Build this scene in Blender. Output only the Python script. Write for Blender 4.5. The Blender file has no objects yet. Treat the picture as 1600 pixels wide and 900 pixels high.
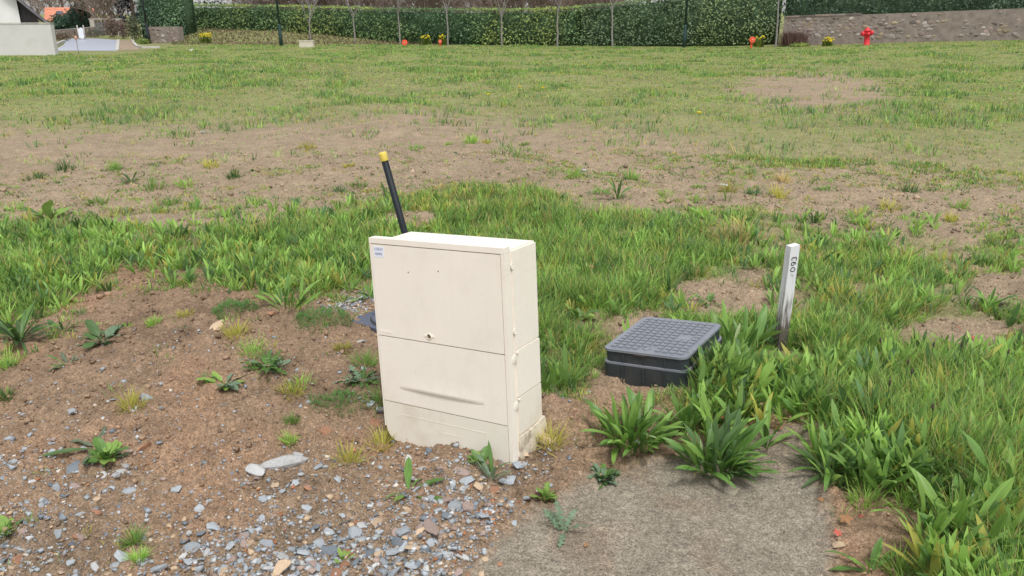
import bpy, bmesh, math, random
import numpy as np
from mathutils import Vector, Matrix

random.seed(11)
rng = np.random.default_rng(11)
scene = bpy.context.scene
COL = scene.collection

# ------------------------------------------------------------------ camera
FPX, CAMH, HORIZON = 1232.0, 1.5, 18.0          # focal length in photo pixels, eye height, horizon row
PITCH = math.atan((450 - HORIZON) / FPX)
cam = bpy.data.cameras.new("camera")
cam.sensor_width = 36.0
cam.lens = 36.0 * FPX / 1600.0
cam.clip_start = 0.05
cam.clip_end = 2000
camo = bpy.data.objects.new("camera", cam)
camo.location = (0, 0, CAMH)
camo.rotation_euler = (math.radians(90) - PITCH, 0, 0)
COL.objects.link(camo)
scene.camera = camo

# ------------------------------------------------------------------ sky, sun, exposure
SUN_EL, SUN_AZ = 64.0, 162.0      # degrees; azimuth clockwise from +Y: high behind the camera, a little right
world = bpy.data.worlds.new("World")
scene.world = world
world.use_nodes = True
wn = world.node_tree.nodes
wl = world.node_tree.links
wn.clear()
sky = wn.new("ShaderNodeTexSky")
sky.sky_type = 'NISHITA'
sky.sun_disc = False
sky.sun_elevation = math.radians(SUN_EL)
sky.sun_rotation = math.radians(SUN_AZ)
sky.air_density = 1.0
sky.dust_density = 1.5
sky.ozone_density = 1.0
hsv = wn.new("ShaderNodeHueSaturation")
hsv.inputs['Saturation'].default_value = 0.20       # high white overcast
bg = wn.new("ShaderNodeBackground")
bg.inputs['Strength'].default_value = 0.13
wo = wn.new("ShaderNodeOutputWorld")
wl.new(sky.outputs[0], hsv.inputs['Color'])
wl.new(hsv.outputs[0], bg.inputs['Color'])
wl.new(bg.outputs[0], wo.inputs['Surface'])
sun = bpy.data.lights.new("sun", 'SUN')
sun.energy = 1.5
sun.angle = math.radians(16)
sun.color = (1.0, 0.98, 0.95)
suno = bpy.data.objects.new("sun", sun)
sa, se = math.radians(SUN_AZ), math.radians(SUN_EL)
sdir = Vector((math.sin(sa) * math.cos(se), math.cos(sa) * math.cos(se), math.sin(se)))
suno.rotation_euler = sdir.to_track_quat('Z', 'Y').to_euler()
suno.location = (0, -5, 20)
COL.objects.link(suno)
scene.view_settings.view_transform = 'Standard'
scene.view_settings.look = 'None'
scene.view_settings.exposure = 0.62
scene.view_settings.gamma = 1.0
scene.view_settings.use_curve_mapping = False
scene.cycles.max_bounces = 6
scene.cycles.transparent_max_bounces = 4

# ------------------------------------------------------------------ projection between photo pixels and the site
CP, SP = math.cos(PITCH), math.sin(PITCH)

def ray(u, v):
    a, b = (u - 800) / FPX, -(v - 450) / FPX
    return Vector((a, CP + b * SP, -SP + b * CP))

def at_depth(u, v, Y):
    d = ray(u, v)
    return Vector((0, 0, CAMH)) + d * (Y / d.y)

def to_uv(x, y, z=0.0):
    dz = z - CAMH
    dep = y * CP - dz * SP
    dep = np.maximum(dep, 0.05)
    h = y * SP + dz * CP
    return 800 + FPX * x / dep, 450 - FPX * h / dep

def ss(a, b, x):
    t = np.clip((x - a) / (b - a), 0, 1)
    return t * t * (3 - 2 * t)

# ------------------------------------------------------------------ noise
_tab = np.random.default_rng(3).random((16, 257, 257))

def vnoise(x, y, s=0):
    xi = np.floor(x).astype(np.int64)
    yi = np.floor(y).astype(np.int64)
    fx, fy = x - xi, y - yi
    fx = fx * fx * (3 - 2 * fx)
    fy = fy * fy * (3 - 2 * fy)
    xi %= 256
    yi %= 256
    T = _tab[s % 16]
    return (T[xi, yi] * (1 - fx) + T[xi + 1, yi] * fx) * (1 - fy) + (T[xi, yi + 1] * (1 - fx) + T[xi + 1, yi + 1] * fx) * fy

def fbm(x, y, s=0, o=4):
    r, a, n = 0, 0.5, 0
    for k in range(o):
        r = r + a * vnoise(x * 2 ** k + 17.3 * k, y * 2 ** k + 9.1 * k, s + k)
        n += a
        a *= 0.5
    return r / n

# ------------------------------------------------------------------ site maps (surveyed from the photo on a coarse grid)
GU = np.array([0, 100, 200, 300, 400, 500, 600, 700, 800, 900, 1000, 1100, 1200, 1300, 1400, 1500, 1600.])
GV = np.array([60, 100, 130, 160, 190, 220, 260, 290, 320, 350, 380, 410, 440, 480, 520, 560, 600, 650, 700, 750, 800, 850, 900.])
GT = np.array([[float(c) for c in r.split()] for r in """
9 9 9 9 9 9 9 9 9 9 9 9 9 9 9 9 9
9 9 9 9 8.5 8.5 8.5 8.5 8.5 8.5 8.5 9 8.5 8.5 9 9 9
9 9 9 9 8 7.5 7.5 8 8 8 8 8.5 5 3 8 9 9
9 9 9 9 8 8 8 8 9 9 9 9 6 3 7 9 9
6.5 6.5 6 6 6 6.5 3.5 2.5 4.5 6 7 8 8 8 8.5 8 8
1 1.5 2.8 1.5 .8 .8 .8 .8 1.2 2 3.5 6 7 7 7.5 7.5 7.5
1.5 1.5 1.5 1 .8 .8 .8 .8 1 1 2 3.5 5.5 5.5 5 5.5 6.5
2 2.5 3.2 2.5 1 1 1.5 4 3.5 2.5 1.5 2 2.5 2.8 2 4.5 5.5
2.5 2.5 3.8 3 2.5 2.5 5.5 8 8.5 6 2.5 1.5 1.5 2 2 1.2 1
3 4 5.5 5 5 6 8.5 9 9 9 8 6 5.5 5 4 2 1.5
6 7.5 6 6 7 8.5 9 9 9 9 9 8 7 6.5 7 4 4
8.5 8.5 7 7 9 9 8.5 9 9 9 9 9 7.5 7 7 6 5
9 8.5 3.5 4 8 8.5 4 9 9 9 9 6 5 7 7 7 4
7 3.5 .8 .8 1 3 1.5 9 9 9 5 2 4 7 8 7 6
3 .8 .6 .5 .5 .5 .7 5 8 7.5 3 5 8 7 4 1.5 4
1.5 .5 .5 .5 .8 .5 .8 3 6 6 2 9 9 9 7 6 7
.5 .4 .5 .4 .6 .7 .6 0 4 5.5 2.5 9 9 9 9 9 8
.5 .3 .4 .3 .3 .3 .5 0 1 4 3 6 6 9 9 9 9
.5 .4 .3 .2 .2 .3 .4 0 .5 .5 2 2 2 7 9 9 9
.5 .5 .2 .2 .2 .2 .3 .2 .3 .3 .2 .5 .3 4.5 6 8.5 8.5
1 .5 .2 .2 .2 .2 .2 .2 .1 .1 .1 .1 .1 2 2 7 8
1 .6 .4 .2 .1 .1 .1 .1 .1 .1 .1 .1 .1 .7 1 6 8
.5 .5 .3 .2 .1 .1 .1 .1 .1 .1 .1 .1 .1 1.2 2 5 8
""".strip().splitlines()]) / 9.0
SU = np.array([0, 100, 200, 300, 400, 500, 600, 700, 760, 830, 900.])
SV = np.array([520, 580, 640, 690, 720, 760, 800, 850, 900, 960.])
ST = np.array([[float(c) for c in r.split()] for r in """
.2 .3 .4 .4 .3 .2 .1 0 0 0 0
.4 .5 .5 .5 .4 .3 .3 0 0 0 0
.5 .8 1 .6 .5 .5 .8 .5 .3 .4 0
1 1.6 1.4 .8 .8 1 2 2 1.5 1.5 0
2.5 3.5 2.2 1.4 3 2.5 3 4 4.5 2.5 .1
4 4.5 2.2 2 3.5 3.5 3.6 5 7 1.5 .1
5.5 4.5 2 2.8 5 5 4.5 7 7 .2 0
6 4.5 2.2 5 6.5 7 8 9 5 .1 0
7 5 4 8 7.5 7.5 9 9 2.5 .1 0
7 5 5 8 8 8 9 9 2 0 0
""".strip().splitlines()]) / 9.0

def table(u, v, U, V, T):
    u = np.clip(u, U[0], U[-1])
    v = np.clip(v, V[0], V[-1])
    i = np.clip(np.searchsorted(U, u) - 1, 0, len(U) - 2)
    j = np.clip(np.searchsorted(V, v) - 1, 0, len(V) - 2)
    a = (u - U[i]) / (U[i + 1] - U[i])
    b = (v - V[j]) / (V[j + 1] - V[j])
    return (T[j, i] * (1 - a) + T[j, i + 1] * a) * (1 - b) + (T[j + 1, i] * (1 - a) + T[j + 1, i + 1] * a) * b

def inpoly(u, v, poly):
    c = np.zeros(np.shape(u), bool)
    n = len(poly)
    for i in range(n):
        x0, y0 = poly[i]
        x1, y1 = poly[(i + 1) % n]
        if y0 == y1:
            continue
        k = ((y0 > v) != (y1 > v)) & (u < (x1 - x0) * (v - y0) / (y1 - y0) + x0)
        c ^= k
    return c

BARE_SPOTS = [(1130, 468, 66, 30), (1472, 530, 100, 32), (1560, 450, 70, 24), (1270, 142, 120, 24), (1345, 452, 40, 14), (985, 610, 70, 26), (1010, 505, 40, 18), (1500, 318, 150, 18), (1180, 425, 34, 12), (1375, 850, 85, 62), (1330, 690, 26, 18), (640, 345, 60, 14), (250, 345, 90, 10)]

def grass_map(x, y):
    u, v = to_uv(x, y)
    wob = np.clip(6.0 / np.maximum(y, 1), .25, 1.3)
    u2 = u + (fbm(x * 2.2, y * 2.2, 1, 3) - .5) * 120 * wob
    v2 = v + (fbm(x * 2.2 + 40, y * 2.2, 2, 3) - .5) * 60 * wob
    g = table(u2, v2, GU, GV, GT)
    for cu, cv, ru, rv in BARE_SPOTS:
        d = np.hypot((u - cu) / ru + (fbm(x * 3, y * 3, 4, 3) - .5) * .9, (v - cv) / rv + (fbm(x * 3, y * 3, 9, 3) - .5) * .9)
        g = g * (1 - .93 * (1 - ss(.75, 1.1, d)))
    return g

SLAB = [(700, 930), (752, 872), (812, 812), (868, 768), (930, 740), (1010, 716), (1110, 700), (1200, 672), (1288, 676), (1262, 722), (1286, 770), (1300, 820), (1306, 900), (1310, 990), (690, 990)]

def slab_mask(x, y):
    u, v = to_uv(x, y)
    k = np.zeros(np.shape(u))
    for s in range(5):                               # soft irregular edge
        du = (fbm(x * 14 + 7 * s, y * 14, 3 + s, 3) - .5) * 70
        dv = (fbm(x * 14, y * 14 + 11 * s, 8 + s, 3) - .5) * 46
        k = k + inpoly(u + du, v + dv, SLAB)
    return k / 5

def gauss(x, y, cx, cy, r):
    return np.exp(-((x - cx) ** 2 + (y - cy) ** 2) / (r * r))

def H(x, y, micro=True):
    x = np.asarray(x, float)
    y = np.asarray(y, float)
    r = np.hypot(x, y)
    z = 0.46 * ss(8, 21, x) * ss(9, 28, y)                                  # the field climbs to the right
    z = z + (fbm(x * .45 + 5, y * .45, 4, 3) - .5) * .16 * ss(4.5, 9, y) * (1 - ss(24, 34, y))
    z = z + (fbm(x * 1.3, y * 1.3 + 3, 5, 2) - .5) * .05 * ss(3.6, 6, y) * (1 - ss(20, 30, y))
    z = z - .05 * gauss(x, y, -.50, 2.60, .26) - .05 * gauss(x, y, -.50, 2.66, .10)                              # hollow under the raised corner of the cabinet
    z = z + .085 * gauss(x, y, .16, 2.74, .13)                              # soil heaped against its side
    z = z + .07 * gauss(x, y, -1.35, 3.5, .75) - .03 * gauss(x, y, -.9, 2.0, .5)
    z = z + .05 * gauss(x, y, 1.35, 2.35, .45) + .03 * gauss(x, y, .98, 2.70, .18)
    z = z + .055 * gauss(x, y, .86, 3.0, .15) + .03 * gauss(x, y, .66, 2.92, .12) - .05 * gauss(x, y, .40, 3.38, .14)                               # dug edge beside the pit
    u, v = to_uv(x, y)
    bank = ss(255, 300, u) * (1 - ss(560, 690, u)) * ss(39, 45.5, y) * (1 - ss(47, 52, y))
    z = z + bank * (.48 + .12 * fbm(x, y * 1.0, 6, 3)) * ss(30, 36, y)
    if micro:
        sl = slab_mask(x, y) * (r < 5)
        m = (1 - ss(8, 13, r)) * (1 - .93 * sl)
        a = fbm(x * 9, y * 9, 1, 4) - .5
        b = np.abs(fbm(x * 22 + 3, y * 22, 6, 3) - .5) * 2
        c = fbm(x * 60, y * 60, 9, 2) - .5
        z = z + m * (a * .050 - b * .024 + c * .026)
        e = np.abs(fbm(x * 5 + 11, y * 5, 7, 3) - .5)
        z = z - m * .012 * np.exp(-(e / .02) ** 2)                          # little cracks and rills
        z = z - .018 * sl + sl * (fbm(x * 60, y * 60, 2, 2) - .5) * .003
    return z

def Hs(x, y):
    return float(H(np.array([x]), np.array([y]))[0])

def on_ground(u, v):
    z = 0.0
    for _ in range(6):
        d = ray(u, v)
        t = (z - CAMH) / d.z
        x, y = d.x * t, d.y * t
        z = Hs(x, y)
    return Vector((x, y, z))

# ------------------------------------------------------------------ mesh helpers
def raw_mesh(name, verts, quads=None, tris=None, cols=None, smooth=False):
    verts = np.asarray(verts, np.float32)
    m = bpy.data.meshes.new(name)
    nq = 0 if quads is None else len(quads)
    nt = 0 if tris is None else len(tris)
    m.vertices.add(len(verts))
    m.vertices.foreach_set('co', verts.ravel())
    m.loops.add(nq * 4 + nt * 3)
    idx, st = [], []
    if nq:
        idx.append(np.asarray(quads, np.int32).ravel())
        st.append(np.arange(nq) * 4)
    if nt:
        idx.append(np.asarray(tris, np.int32).ravel())
        st.append(nq * 4 + np.arange(nt) * 3)
    m.polygons.add(nq + nt)
    m.loops.foreach_set('vertex_index', np.concatenate(idx).astype(np.int32))
    m.polygons.foreach_set('loop_start', np.concatenate(st).astype(np.int32))
    if smooth:
        m.polygons.foreach_set('use_smooth', np.ones(nq + nt, bool))
    m.update(calc_edges=True)
    if cols is not None:
        c = np.ones((len(verts), 4), np.float32)
        c[:, :3] = cols
        ca = m.color_attributes.new('Col', 'FLOAT_COLOR', 'POINT')
        ca.data.foreach_set('color', c.ravel())
    return m

def tag(o, label=None, cat=None, group=None, kind=None):
    if label: o['label'] = label
    if cat: o['category'] = cat
    if group: o['group'] = group
    if kind: o['kind'] = kind
    return o

def link(name, mesh, mat=None, parent=None, loc=None, smooth=None):
    o = bpy.data.objects.new(name, mesh)
    COL.objects.link(o)
    if mat is not None and not mesh.materials:
        mesh.materials.append(mat)
    if parent is not None:
        o.parent = parent
    if loc is not None:
        o.location = loc
    if smooth is not None:
        mesh.polygons.foreach_set('use_smooth', np.full(len(mesh.polygons), smooth, bool))
    return o

def empty(name, loc=(0, 0, 0), rz=0.0):
    o = bpy.data.objects.new(name, None)
    COL.objects.link(o)
    o.location = loc
    o.rotation_euler = (0, 0, rz)
    o.empty_display_size = .1
    return o

def bm_mesh(bm, name, bevel=0.0, seg=2):
    if bevel:
        es = [e for e in bm.edges if len(e.link_faces) == 2 and e.calc_face_angle(0) > .5]
        bmesh.ops.bevel(bm, geom=es, offset=bevel, segments=seg, affect='EDGES', profile=.6)
    bmesh.ops.recalc_face_normals(bm, faces=bm.faces)
    m = bpy.data.meshes.new(name)
    bm.to_mesh(m)
    bm.free()
    return m

def box_mesh(name, x0, x1, y0, y1, z0, z1, bevel=0.0, seg=2):
    bm = bmesh.new()
    add_box(bm, x0, x1, y0, y1, z0, z1)
    return bm_mesh(bm, name, bevel, seg)

def add_box(bm, x0, x1, y0, y1, z0, z1):
    vs = [bm.verts.new(p) for p in ((x0, y0, z0), (x1, y0, z0), (x1, y1, z0), (x0, y1, z0), (x0, y0, z1), (x1, y0, z1), (x1, y1, z1), (x0, y1, z1))]
    for f in ((0, 3, 2, 1), (4, 5, 6, 7), (0, 1, 5, 4), (1, 2, 6, 5), (2, 3, 7, 6), (3, 0, 4, 7)):
        bm.faces.new([vs[i] for i in f])
    return vs

def prism_mesh(name, pts, a0, a1, axis='y', bevel=0.0):
    """polygon pts extruded along axis: y -> pts are (x,z); z -> pts are (x,y); x -> pts are (y,z)"""
    bm = bmesh.new()
    def P(p, a):
        return {'y': (p[0], a, p[1]), 'z': (p[0], p[1], a), 'x': (a, p[0], p[1])}[axis]
    A = [bm.verts.new(P(p, a0)) for p in pts]
    B = [bm.verts.new(P(p, a1)) for p in pts]
    n = len(pts)
    bm.faces.new(A)
    bm.faces.new(B[::-1])
    for i in range(n):
        bm.faces.new((A[i], B[i], B[(i + 1) % n], A[(i + 1) % n]))
    return bm_mesh(bm, name, bevel)

def lathe_mesh(name, prof, n=20, axis='z', smooth=True):
    V, Q = [], []
    for (r, h) in prof:
        for k in range(n):
            a = 2 * math.pi * k / n
            c, s = r * math.cos(a), r * math.sin(a)
            V.append({'z': (c, s, h), 'y': (c, h, s), 'x': (h, c, s)}[axis])
    for i in range(len(prof) - 1):
        for k in range(n):
            Q.append((i * n + k, i * n + (k + 1) % n, (i + 1) * n + (k + 1) % n, (i + 1) * n + k))
    m = raw_mesh(name, V, Q)
    bm = bmesh.new()
    bm.from_mesh(m)
    bmesh.ops.remove_doubles(bm, verts=bm.verts, dist=1e-5)
    bmesh.ops.holes_fill(bm, edges=[e for e in bm.edges if e.is_boundary])
    bmesh.ops.recalc_face_normals(bm, faces=bm.faces)
    bm.to_mesh(m)
    bm.free()
    if smooth:
        for p in m.polygons:
            p.use_smooth = len(p.vertices) == 4
    return m

class Tubes:
    """tapered tubes gathered into one mesh"""
    def __init__(s, n=6):
        s.V, s.Q, s.n = [], [], n
    def add(s, pts, rads):
        n, pts = s.n, [Vector(p) for p in pts]
        for i, (p, r) in enumerate(zip(pts, rads)):
            d = (pts[min(i + 1, len(pts) - 1)] - pts[max(i - 1, 0)]).normalized()
            a = d.cross(Vector((.31, .95, .1)))
            a = a.normalized() if a.length > 1e-4 else Vector((1, 0, 0))
            b = d.cross(a)
            for k in range(n):
                t = 2 * math.pi * k / n
                s.V.append(p + (a * math.cos(t) + b * math.sin(t)) * r)
            if i:
                o = len(s.V) - 2 * n
                for k in range(n):
                    s.Q.append((o + k, o + (k + 1) % n, o + n + (k + 1) % n, o + n + k))
    def mesh(s, name, smooth=True):
        return raw_mesh(name, [tuple(v) for v in s.V], s.Q, smooth=smooth)

def blades(P, L, W, az, tilt, bend, nseg, col, prof='grass', tipcol=None, fold=0.0):
    """many leaf blades at once -> verts, quads, tris, colours"""
    n = len(P)
    t = np.linspace(0, 1, nseg + 1)
    V = np.zeros((n, 2 * nseg + 1, 3), np.float32)
    C = np.zeros((n, 2 * nseg + 1, 3), np.float32)
    cx, cy = np.cos(az), np.sin(az)
    tw = rng.normal(0, .5, n)
    sx, sy = -np.sin(az + tw), np.cos(az + tw)
    r = np.zeros(n)
    z = np.zeros(n)
    for k in range(nseg + 1):
        if k:
            th = tilt + bend * (t[k] - .5 / nseg) ** 1.3
            r = r + np.sin(th) * L / nseg
            z = z + np.cos(th) * L / nseg
        w = {'grass': (1 - t[k] ** 1.6) * .5 + .02, 'lance': (.16 + .84 * math.sin(math.pi * min(1, t[k] * .93 + .04)) ** .9) * .5}[prof] * W
        ctr = np.stack([P[:, 0] + cx * r, P[:, 1] + cy * r, P[:, 2] + z], 1)
        cc = col if tipcol is None else col * (1 - t[k] ** 2) + tipcol * t[k] ** 2
        if k < nseg:
            V[:, 2 * k] = ctr - np.stack([sx * w, sy * w, 0 * w], 1)
            V[:, 2 * k + 1] = ctr + np.stack([sx * w, sy * w, 0 * w], 1)
            C[:, 2 * k] = C[:, 2 * k + 1] = cc
        else:
            V[:, 2 * nseg] = ctr
            C[:, 2 * nseg] = cc
    base = (np.arange(n) * (2 * nseg + 1))[:, None]
    q = [base + np.array([[2 * k, 2 * k + 1, 2 * k + 3, 2 * k + 2]]) for k in range(nseg - 1)]
    Q = np.concatenate(q) if q else np.zeros((0, 4), int)
    T = base + np.array([[2 * nseg - 2, 2 * nseg - 1, 2 * nseg]])
    return V.reshape(-1, 3), Q, T, C.reshape(-1, 3)

def join_parts(parts):
    V, Q, T, C, o = [], [], [], [], 0
    for v, q, t, c in parts:
        V.append(v); C.append(c)
        if len(q): Q.append(q + o)
        if len(t): T.append(t + o)
        o += len(v)
    return np.concatenate(V), (np.concatenate(Q) if Q else None), (np.concatenate(T) if T else None), np.concatenate(C)

# ------------------------------------------------------------------ materials
def srgb(r, g, b, k=1.0):
    f = lambda c: (c / 255 / 12.92 if c <= 10 else ((c / 255 + .055) / 1.055) ** 2.4)
    return (f(r) * k, f(g) * k, f(b) * k)

def new_mat(name):
    m = bpy.data.materials.new(name)
    m.use_nodes = True
    return m, m.node_tree.nodes, m.node_tree.links, m.node_tree.nodes['Principled BSDF']

def surf(name, col, rough=.6, var=.12, scale=6.0, bump=0.0, bscale=40.0, spec=.4, metal=0.0, dirt=None, dirt_amt=.5, dscale=3.0, objrand=0.0):
    m, N, L, b = new_mat(name)
    b.inputs['Roughness'].default_value = rough
    b.inputs['Metallic'].default_value = metal
    b.inputs['Specular IOR Level'].default_value = spec
    tc = N.new('ShaderNodeTexCoord')
    no = N.new('ShaderNodeTexNoise')
    no.inputs['Scale'].default_value = scale
    no.inputs['Detail'].default_value = 6
    L.new(tc.outputs['Object'], no.inputs['Vector'])
    mr = N.new('ShaderNodeMapRange')
    mr.inputs['From Min'].default_value = .3
    mr.inputs['From Max'].default_value = .7
    mr.inputs['To Min'].default_value = 1 - var
    mr.inputs['To Max'].default_value = 1 + var
    L.new(no.outputs['Fac'], mr.inputs['Value'])
    mx = N.new('ShaderNodeMix')
    mx.data_type = 'RGBA'
    mx.blend_type = 'MULTIPLY'
    mx.inputs['Factor'].default_value = 1
    mx.inputs['A'].default_value = (*col, 1)
    L.new(mr.outputs[0], mx.inputs['B'])
    out = mx.outputs['Result']
    if objrand:
        oi = N.new('ShaderNodeObjectInfo')
        m2 = N.new('ShaderNodeMapRange')
        m2.inputs['To Min'].default_value = 1 - objrand
        m2.inputs['To Max'].default_value = 1 + objrand
        L.new(oi.outputs['Random'], m2.inputs['Value'])
        x2 = N.new('ShaderNodeMix')
        x2.data_type = 'RGBA'
        x2.blend_type = 'MULTIPLY'
        x2.inputs['Factor'].default_value = 1
        L.new(out, x2.inputs['A'])
        L.new(m2.outputs[0], x2.inputs['B'])
        out = x2.outputs['Result']
    if dirt is not None:
        n2 = N.new('ShaderNodeTexNoise')
        n2.inputs['Scale'].default_value = dscale
        n2.inputs['Detail'].default_value = 8
        n2.inputs['Roughness'].default_value = .7
        L.new(tc.outputs['Object'], n2.inputs['Vector'])
        r2 = N.new('ShaderNodeMapRange')
        r2.inputs['From Min'].default_value = .5
        r2.inputs['From Max'].default_value = .75
        r2.inputs['To Max'].default_value = dirt_amt
        L.new(n2.outputs['Fac'], r2.inputs['Value'])
        x3 = N.new('ShaderNodeMix')
        x3.data_type = 'RGBA'
        L.new(r2.outputs[0], x3.inputs['Factor'])
        L.new(out, x3.inputs['A'])
        x3.inputs['B'].default_value = (*dirt, 1)
        out = x3.outputs['Result']
    L.new(out, b.inputs['Base Color'])
    if bump:
        n3 = N.new('ShaderNodeTexNoise')
        n3.inputs['Scale'].default_value = bscale
        n3.inputs['Detail'].default_value = 5
        L.new(tc.outputs['Object'], n3.inputs['Vector'])
        bp = N.new('ShaderNodeBump')
        bp.inputs['Strength'].default_value = bump
        bp.inputs['Distance'].default_value = .01
        L.new(n3.outputs['Fac'], bp.inputs['Height'])
        L.new(bp.outputs[0], b.inputs['Normal'])
    return m

def leafmat(name, col=None, transl=.3, rough=.5, var=.2, scale=30.0, objrand=0.0, spec=.3, veins=False):
    """leaf: colour from the mesh's own colours or a given one, thin and slightly translucent"""
    m, N, L, b = new_mat(name)
    b.inputs['Roughness'].default_value = rough
    b.inputs['Specular IOR Level'].default_value = spec
    tc = N.new('ShaderNodeTexCoord')
    no = N.new('ShaderNodeTexNoise')
    no.inputs['Scale'].default_value = scale
    no.inputs['Detail'].default_value = 3
    if veins:                                       # ribs run along the leaf
        mp = N.new('ShaderNodeMapping')
        mp.inputs['Scale'].default_value = (.6, 9, .6)
        L.new(tc.outputs['Object'], mp.inputs['Vector'])
        L.new(mp.outputs[0], no.inputs['Vector'])
    else:
        L.new(tc.outputs['Object'], no.inputs['Vector'])
    mr = N.new('ShaderNodeMapRange')
    mr.inputs['From Min'].default_value = .3
    mr.inputs['From Max'].default_value = .7
    mr.inputs['To Min'].default_value = 1 - var
    mr.inputs['To Max'].default_value = 1 + var
    L.new(no.outputs['Fac'], mr.inputs['Value'])
    fac = mr.outputs[0]
    if objrand:
        oi = N.new('ShaderNodeObjectInfo')
        m2 = N.new('ShaderNodeMapRange')
        m2.inputs['To Min'].default_value = 1 - objrand
        m2.inputs['To Max'].default_value = 1 + objrand
        L.new(oi.outputs['Random'], m2.inputs['Value'])
        mm = N.new('ShaderNodeMath')
        mm.operation = 'MULTIPLY'
        L.new(fac, mm.inputs[0])
        L.new(m2.outputs[0], mm.inputs[1])
        fac = mm.outputs[0]
    mx = N.new('ShaderNodeMix')
    mx.data_type = 'RGBA'
    mx.blend_type = 'MULTIPLY'
    mx.inputs['Factor'].default_value = 1
    if col is None:
        at = N.new('ShaderNodeAttribute')
        at.attribute_name = 'Col'
        L.new(at.outputs['Color'], mx.inputs['A'])
    else:
        mx.inputs['A'].default_value = (*col, 1)
    L.new(fac, mx.inputs['B'])
    L.new(mx.outputs['Result'], b.inputs['Base Color'])
    if transl:
        tr = N.new('ShaderNodeBsdfTranslucent')
        L.new(mx.outputs['Result'], tr.inputs['Color'])
        ms = N.new('ShaderNodeMixShader')
        ms.inputs['Fac'].default_value = transl
        L.new(b.outputs[0], ms.inputs[1])
        L.new(tr.outputs[0], ms.inputs[2])
        L.new(ms.outputs[0], N['Material Output'].inputs['Surface'])
    return m

M_GRASS = leafmat('grass_blade', None, .45, .5, .12, 3)
M_PEBBLE = leafmat('pebble', None, 0, .85, .18, 90, spec=.25)
M_FAR = leafmat('far_foliage', None, .2, .6, .15, 2)

# ------------------------------------------------------------------ the ground, one sheet to the horizon
def ground_material():
    m, N, L, b = new_mat('soil')
    b.inputs['Roughness'].default_value = .95
    b.inputs['Specular IOR Level'].default_value = .15
    at = N.new('ShaderNodeAttribute')
    at.attribute_name = 'Col'
    tc = N.new('ShaderNodeTexCoord')
    def noise(scale, detail=6, rough=.6):
        n = N.new('ShaderNodeTexNoise')
        n.inputs['Scale'].default_value = scale
        n.inputs['Detail'].default_value = detail
        n.inputs['Roughness'].default_value = rough
        L.new(tc.outputs['Object'], n.inputs['Vector'])
        return n.outputs['Fac']
    def rmap(s, a, b_, c, d):
        r = N.new('ShaderNodeMapRange')
        r.inputs['From Min'].default_value = a
        r.inputs['From Max'].default_value = b_
        r.inputs['To Min'].default_value = c
        r.inputs['To Max'].default_value = d
        L.new(s, r.inputs['Value'])
        return r.outputs[0]
    def mult(a, f):
        x = N.new('ShaderNodeMix')
        x.data_type = 'RGBA'
        x.blend_type = 'MULTIPLY'
        x.inputs['Factor'].default_value = 1
        L.new(a, x.inputs['A'])
        L.new(f, x.inputs['B'])
        return x.outputs['Result']
    c = mult(at.outputs['Color'], rmap(noise(7, 5), .3, .7, .84, 1.16))
    c = mult(c, rmap(noise(130, 5, .75), .3, .7, .62, 1.38))
    c = mult(c, rmap(noise(42, 4, .7), .32, .68, .74, 1.26))
    vo = N.new('ShaderNodeTexVoronoi')
    vo.inputs['Scale'].default_value = 210
    L.new(tc.outputs['Object'], vo.inputs['Vector'])
    # scattered pale and dark grains
    g = N.new('ShaderNodeSeparateColor')
    L.new(vo.outputs['Color'], g.inputs[0])
    c = mult(c, rmap(g.outputs[0], 0, 1, .72, 1.28))
    L.new(c, b.inputs['Base Color'])
    bp = N.new('ShaderNodeBump')
    bp.inputs['Strength'].default_value = .7
    bp.inputs['Distance'].default_value = .006
    ad = N.new('ShaderNodeMath')
    ad.operation = 'ADD'
    L.new(noise(90, 6, .7), ad.inputs[0])
    L.new(rmap(vo.outputs['Distance'], 0, .6, .5, 0), ad.inputs[1])
    L.new(ad.outputs[0], bp.inputs['Height'])
    L.new(bp.outputs[0], b.inputs['Normal'])
    return m

C_RED = np.array(srgb(142, 119, 97))
C_ORANGE = np.array(srgb(150, 122, 98))
C_TAN = np.array(srgb(153, 135, 113))
C_SLAB = np.array(srgb(143, 134, 119))
C_UNDER = np.array(srgb(104, 102, 58))
C_DARKSOIL = np.array(srgb(106, 87, 70))

def ground_colour(x, y):
    u, v = to_uv(x, y)
    n = fbm(x * 3, y * 3, 2, 4)[..., None]
    far = ss(-30, 30, (380 - v) + (fbm(x * 1.5, y * 1.5, 9, 3) - .5) * 120)[..., None]
    far = np.maximum(far, (ss(860, 980, u) * (1 - ss(560, 660, v)) * .85)[..., None])
    near = C_RED * (1 - ss(.5, .7, n)) + C_ORANGE * ss(.5, .7, n)
    near = near * (1 - .55 * ss(.45, .2, n)) + C_DARKSOIL * .55 * ss(.45, .2, n)
    grit = table(u + (fbm(x * 6, y * 6, 3, 3) - .5) * 120, v, SU, SV, ST)[..., None]
    near = near * (1 - .55 * grit) + np.array(srgb(138, 124, 106)) * .55 * grit
    c = near * (1 - far) + C_TAN * (.85 + .3 * n) * far
    sl = slab_mask(x, y)[..., None] * (np.hypot(x, y) < 5)[..., None]
    stain = ss(.5, .68, fbm(x * 5 + 2, y * 5, 12, 3))[..., None] * .35
    c = c * (1 - sl) + (C_SLAB * (1 - stain) + C_RED * .9 * stain) * sl
    g = grass_map(x, y)[..., None]
    gg = np.clip((g - .35) * 1.6, 0, 1) * (1 - sl)
    thatch = np.array(srgb(124, 132, 78)) * far + C_UNDER * (1 - far)
    thatch = thatch * (.75 + .5 * fbm(x * .9, y * .9, 13, 3)[..., None])
    c = c * (1 - .8 * gg) + thatch * .8 * gg
    return c

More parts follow.
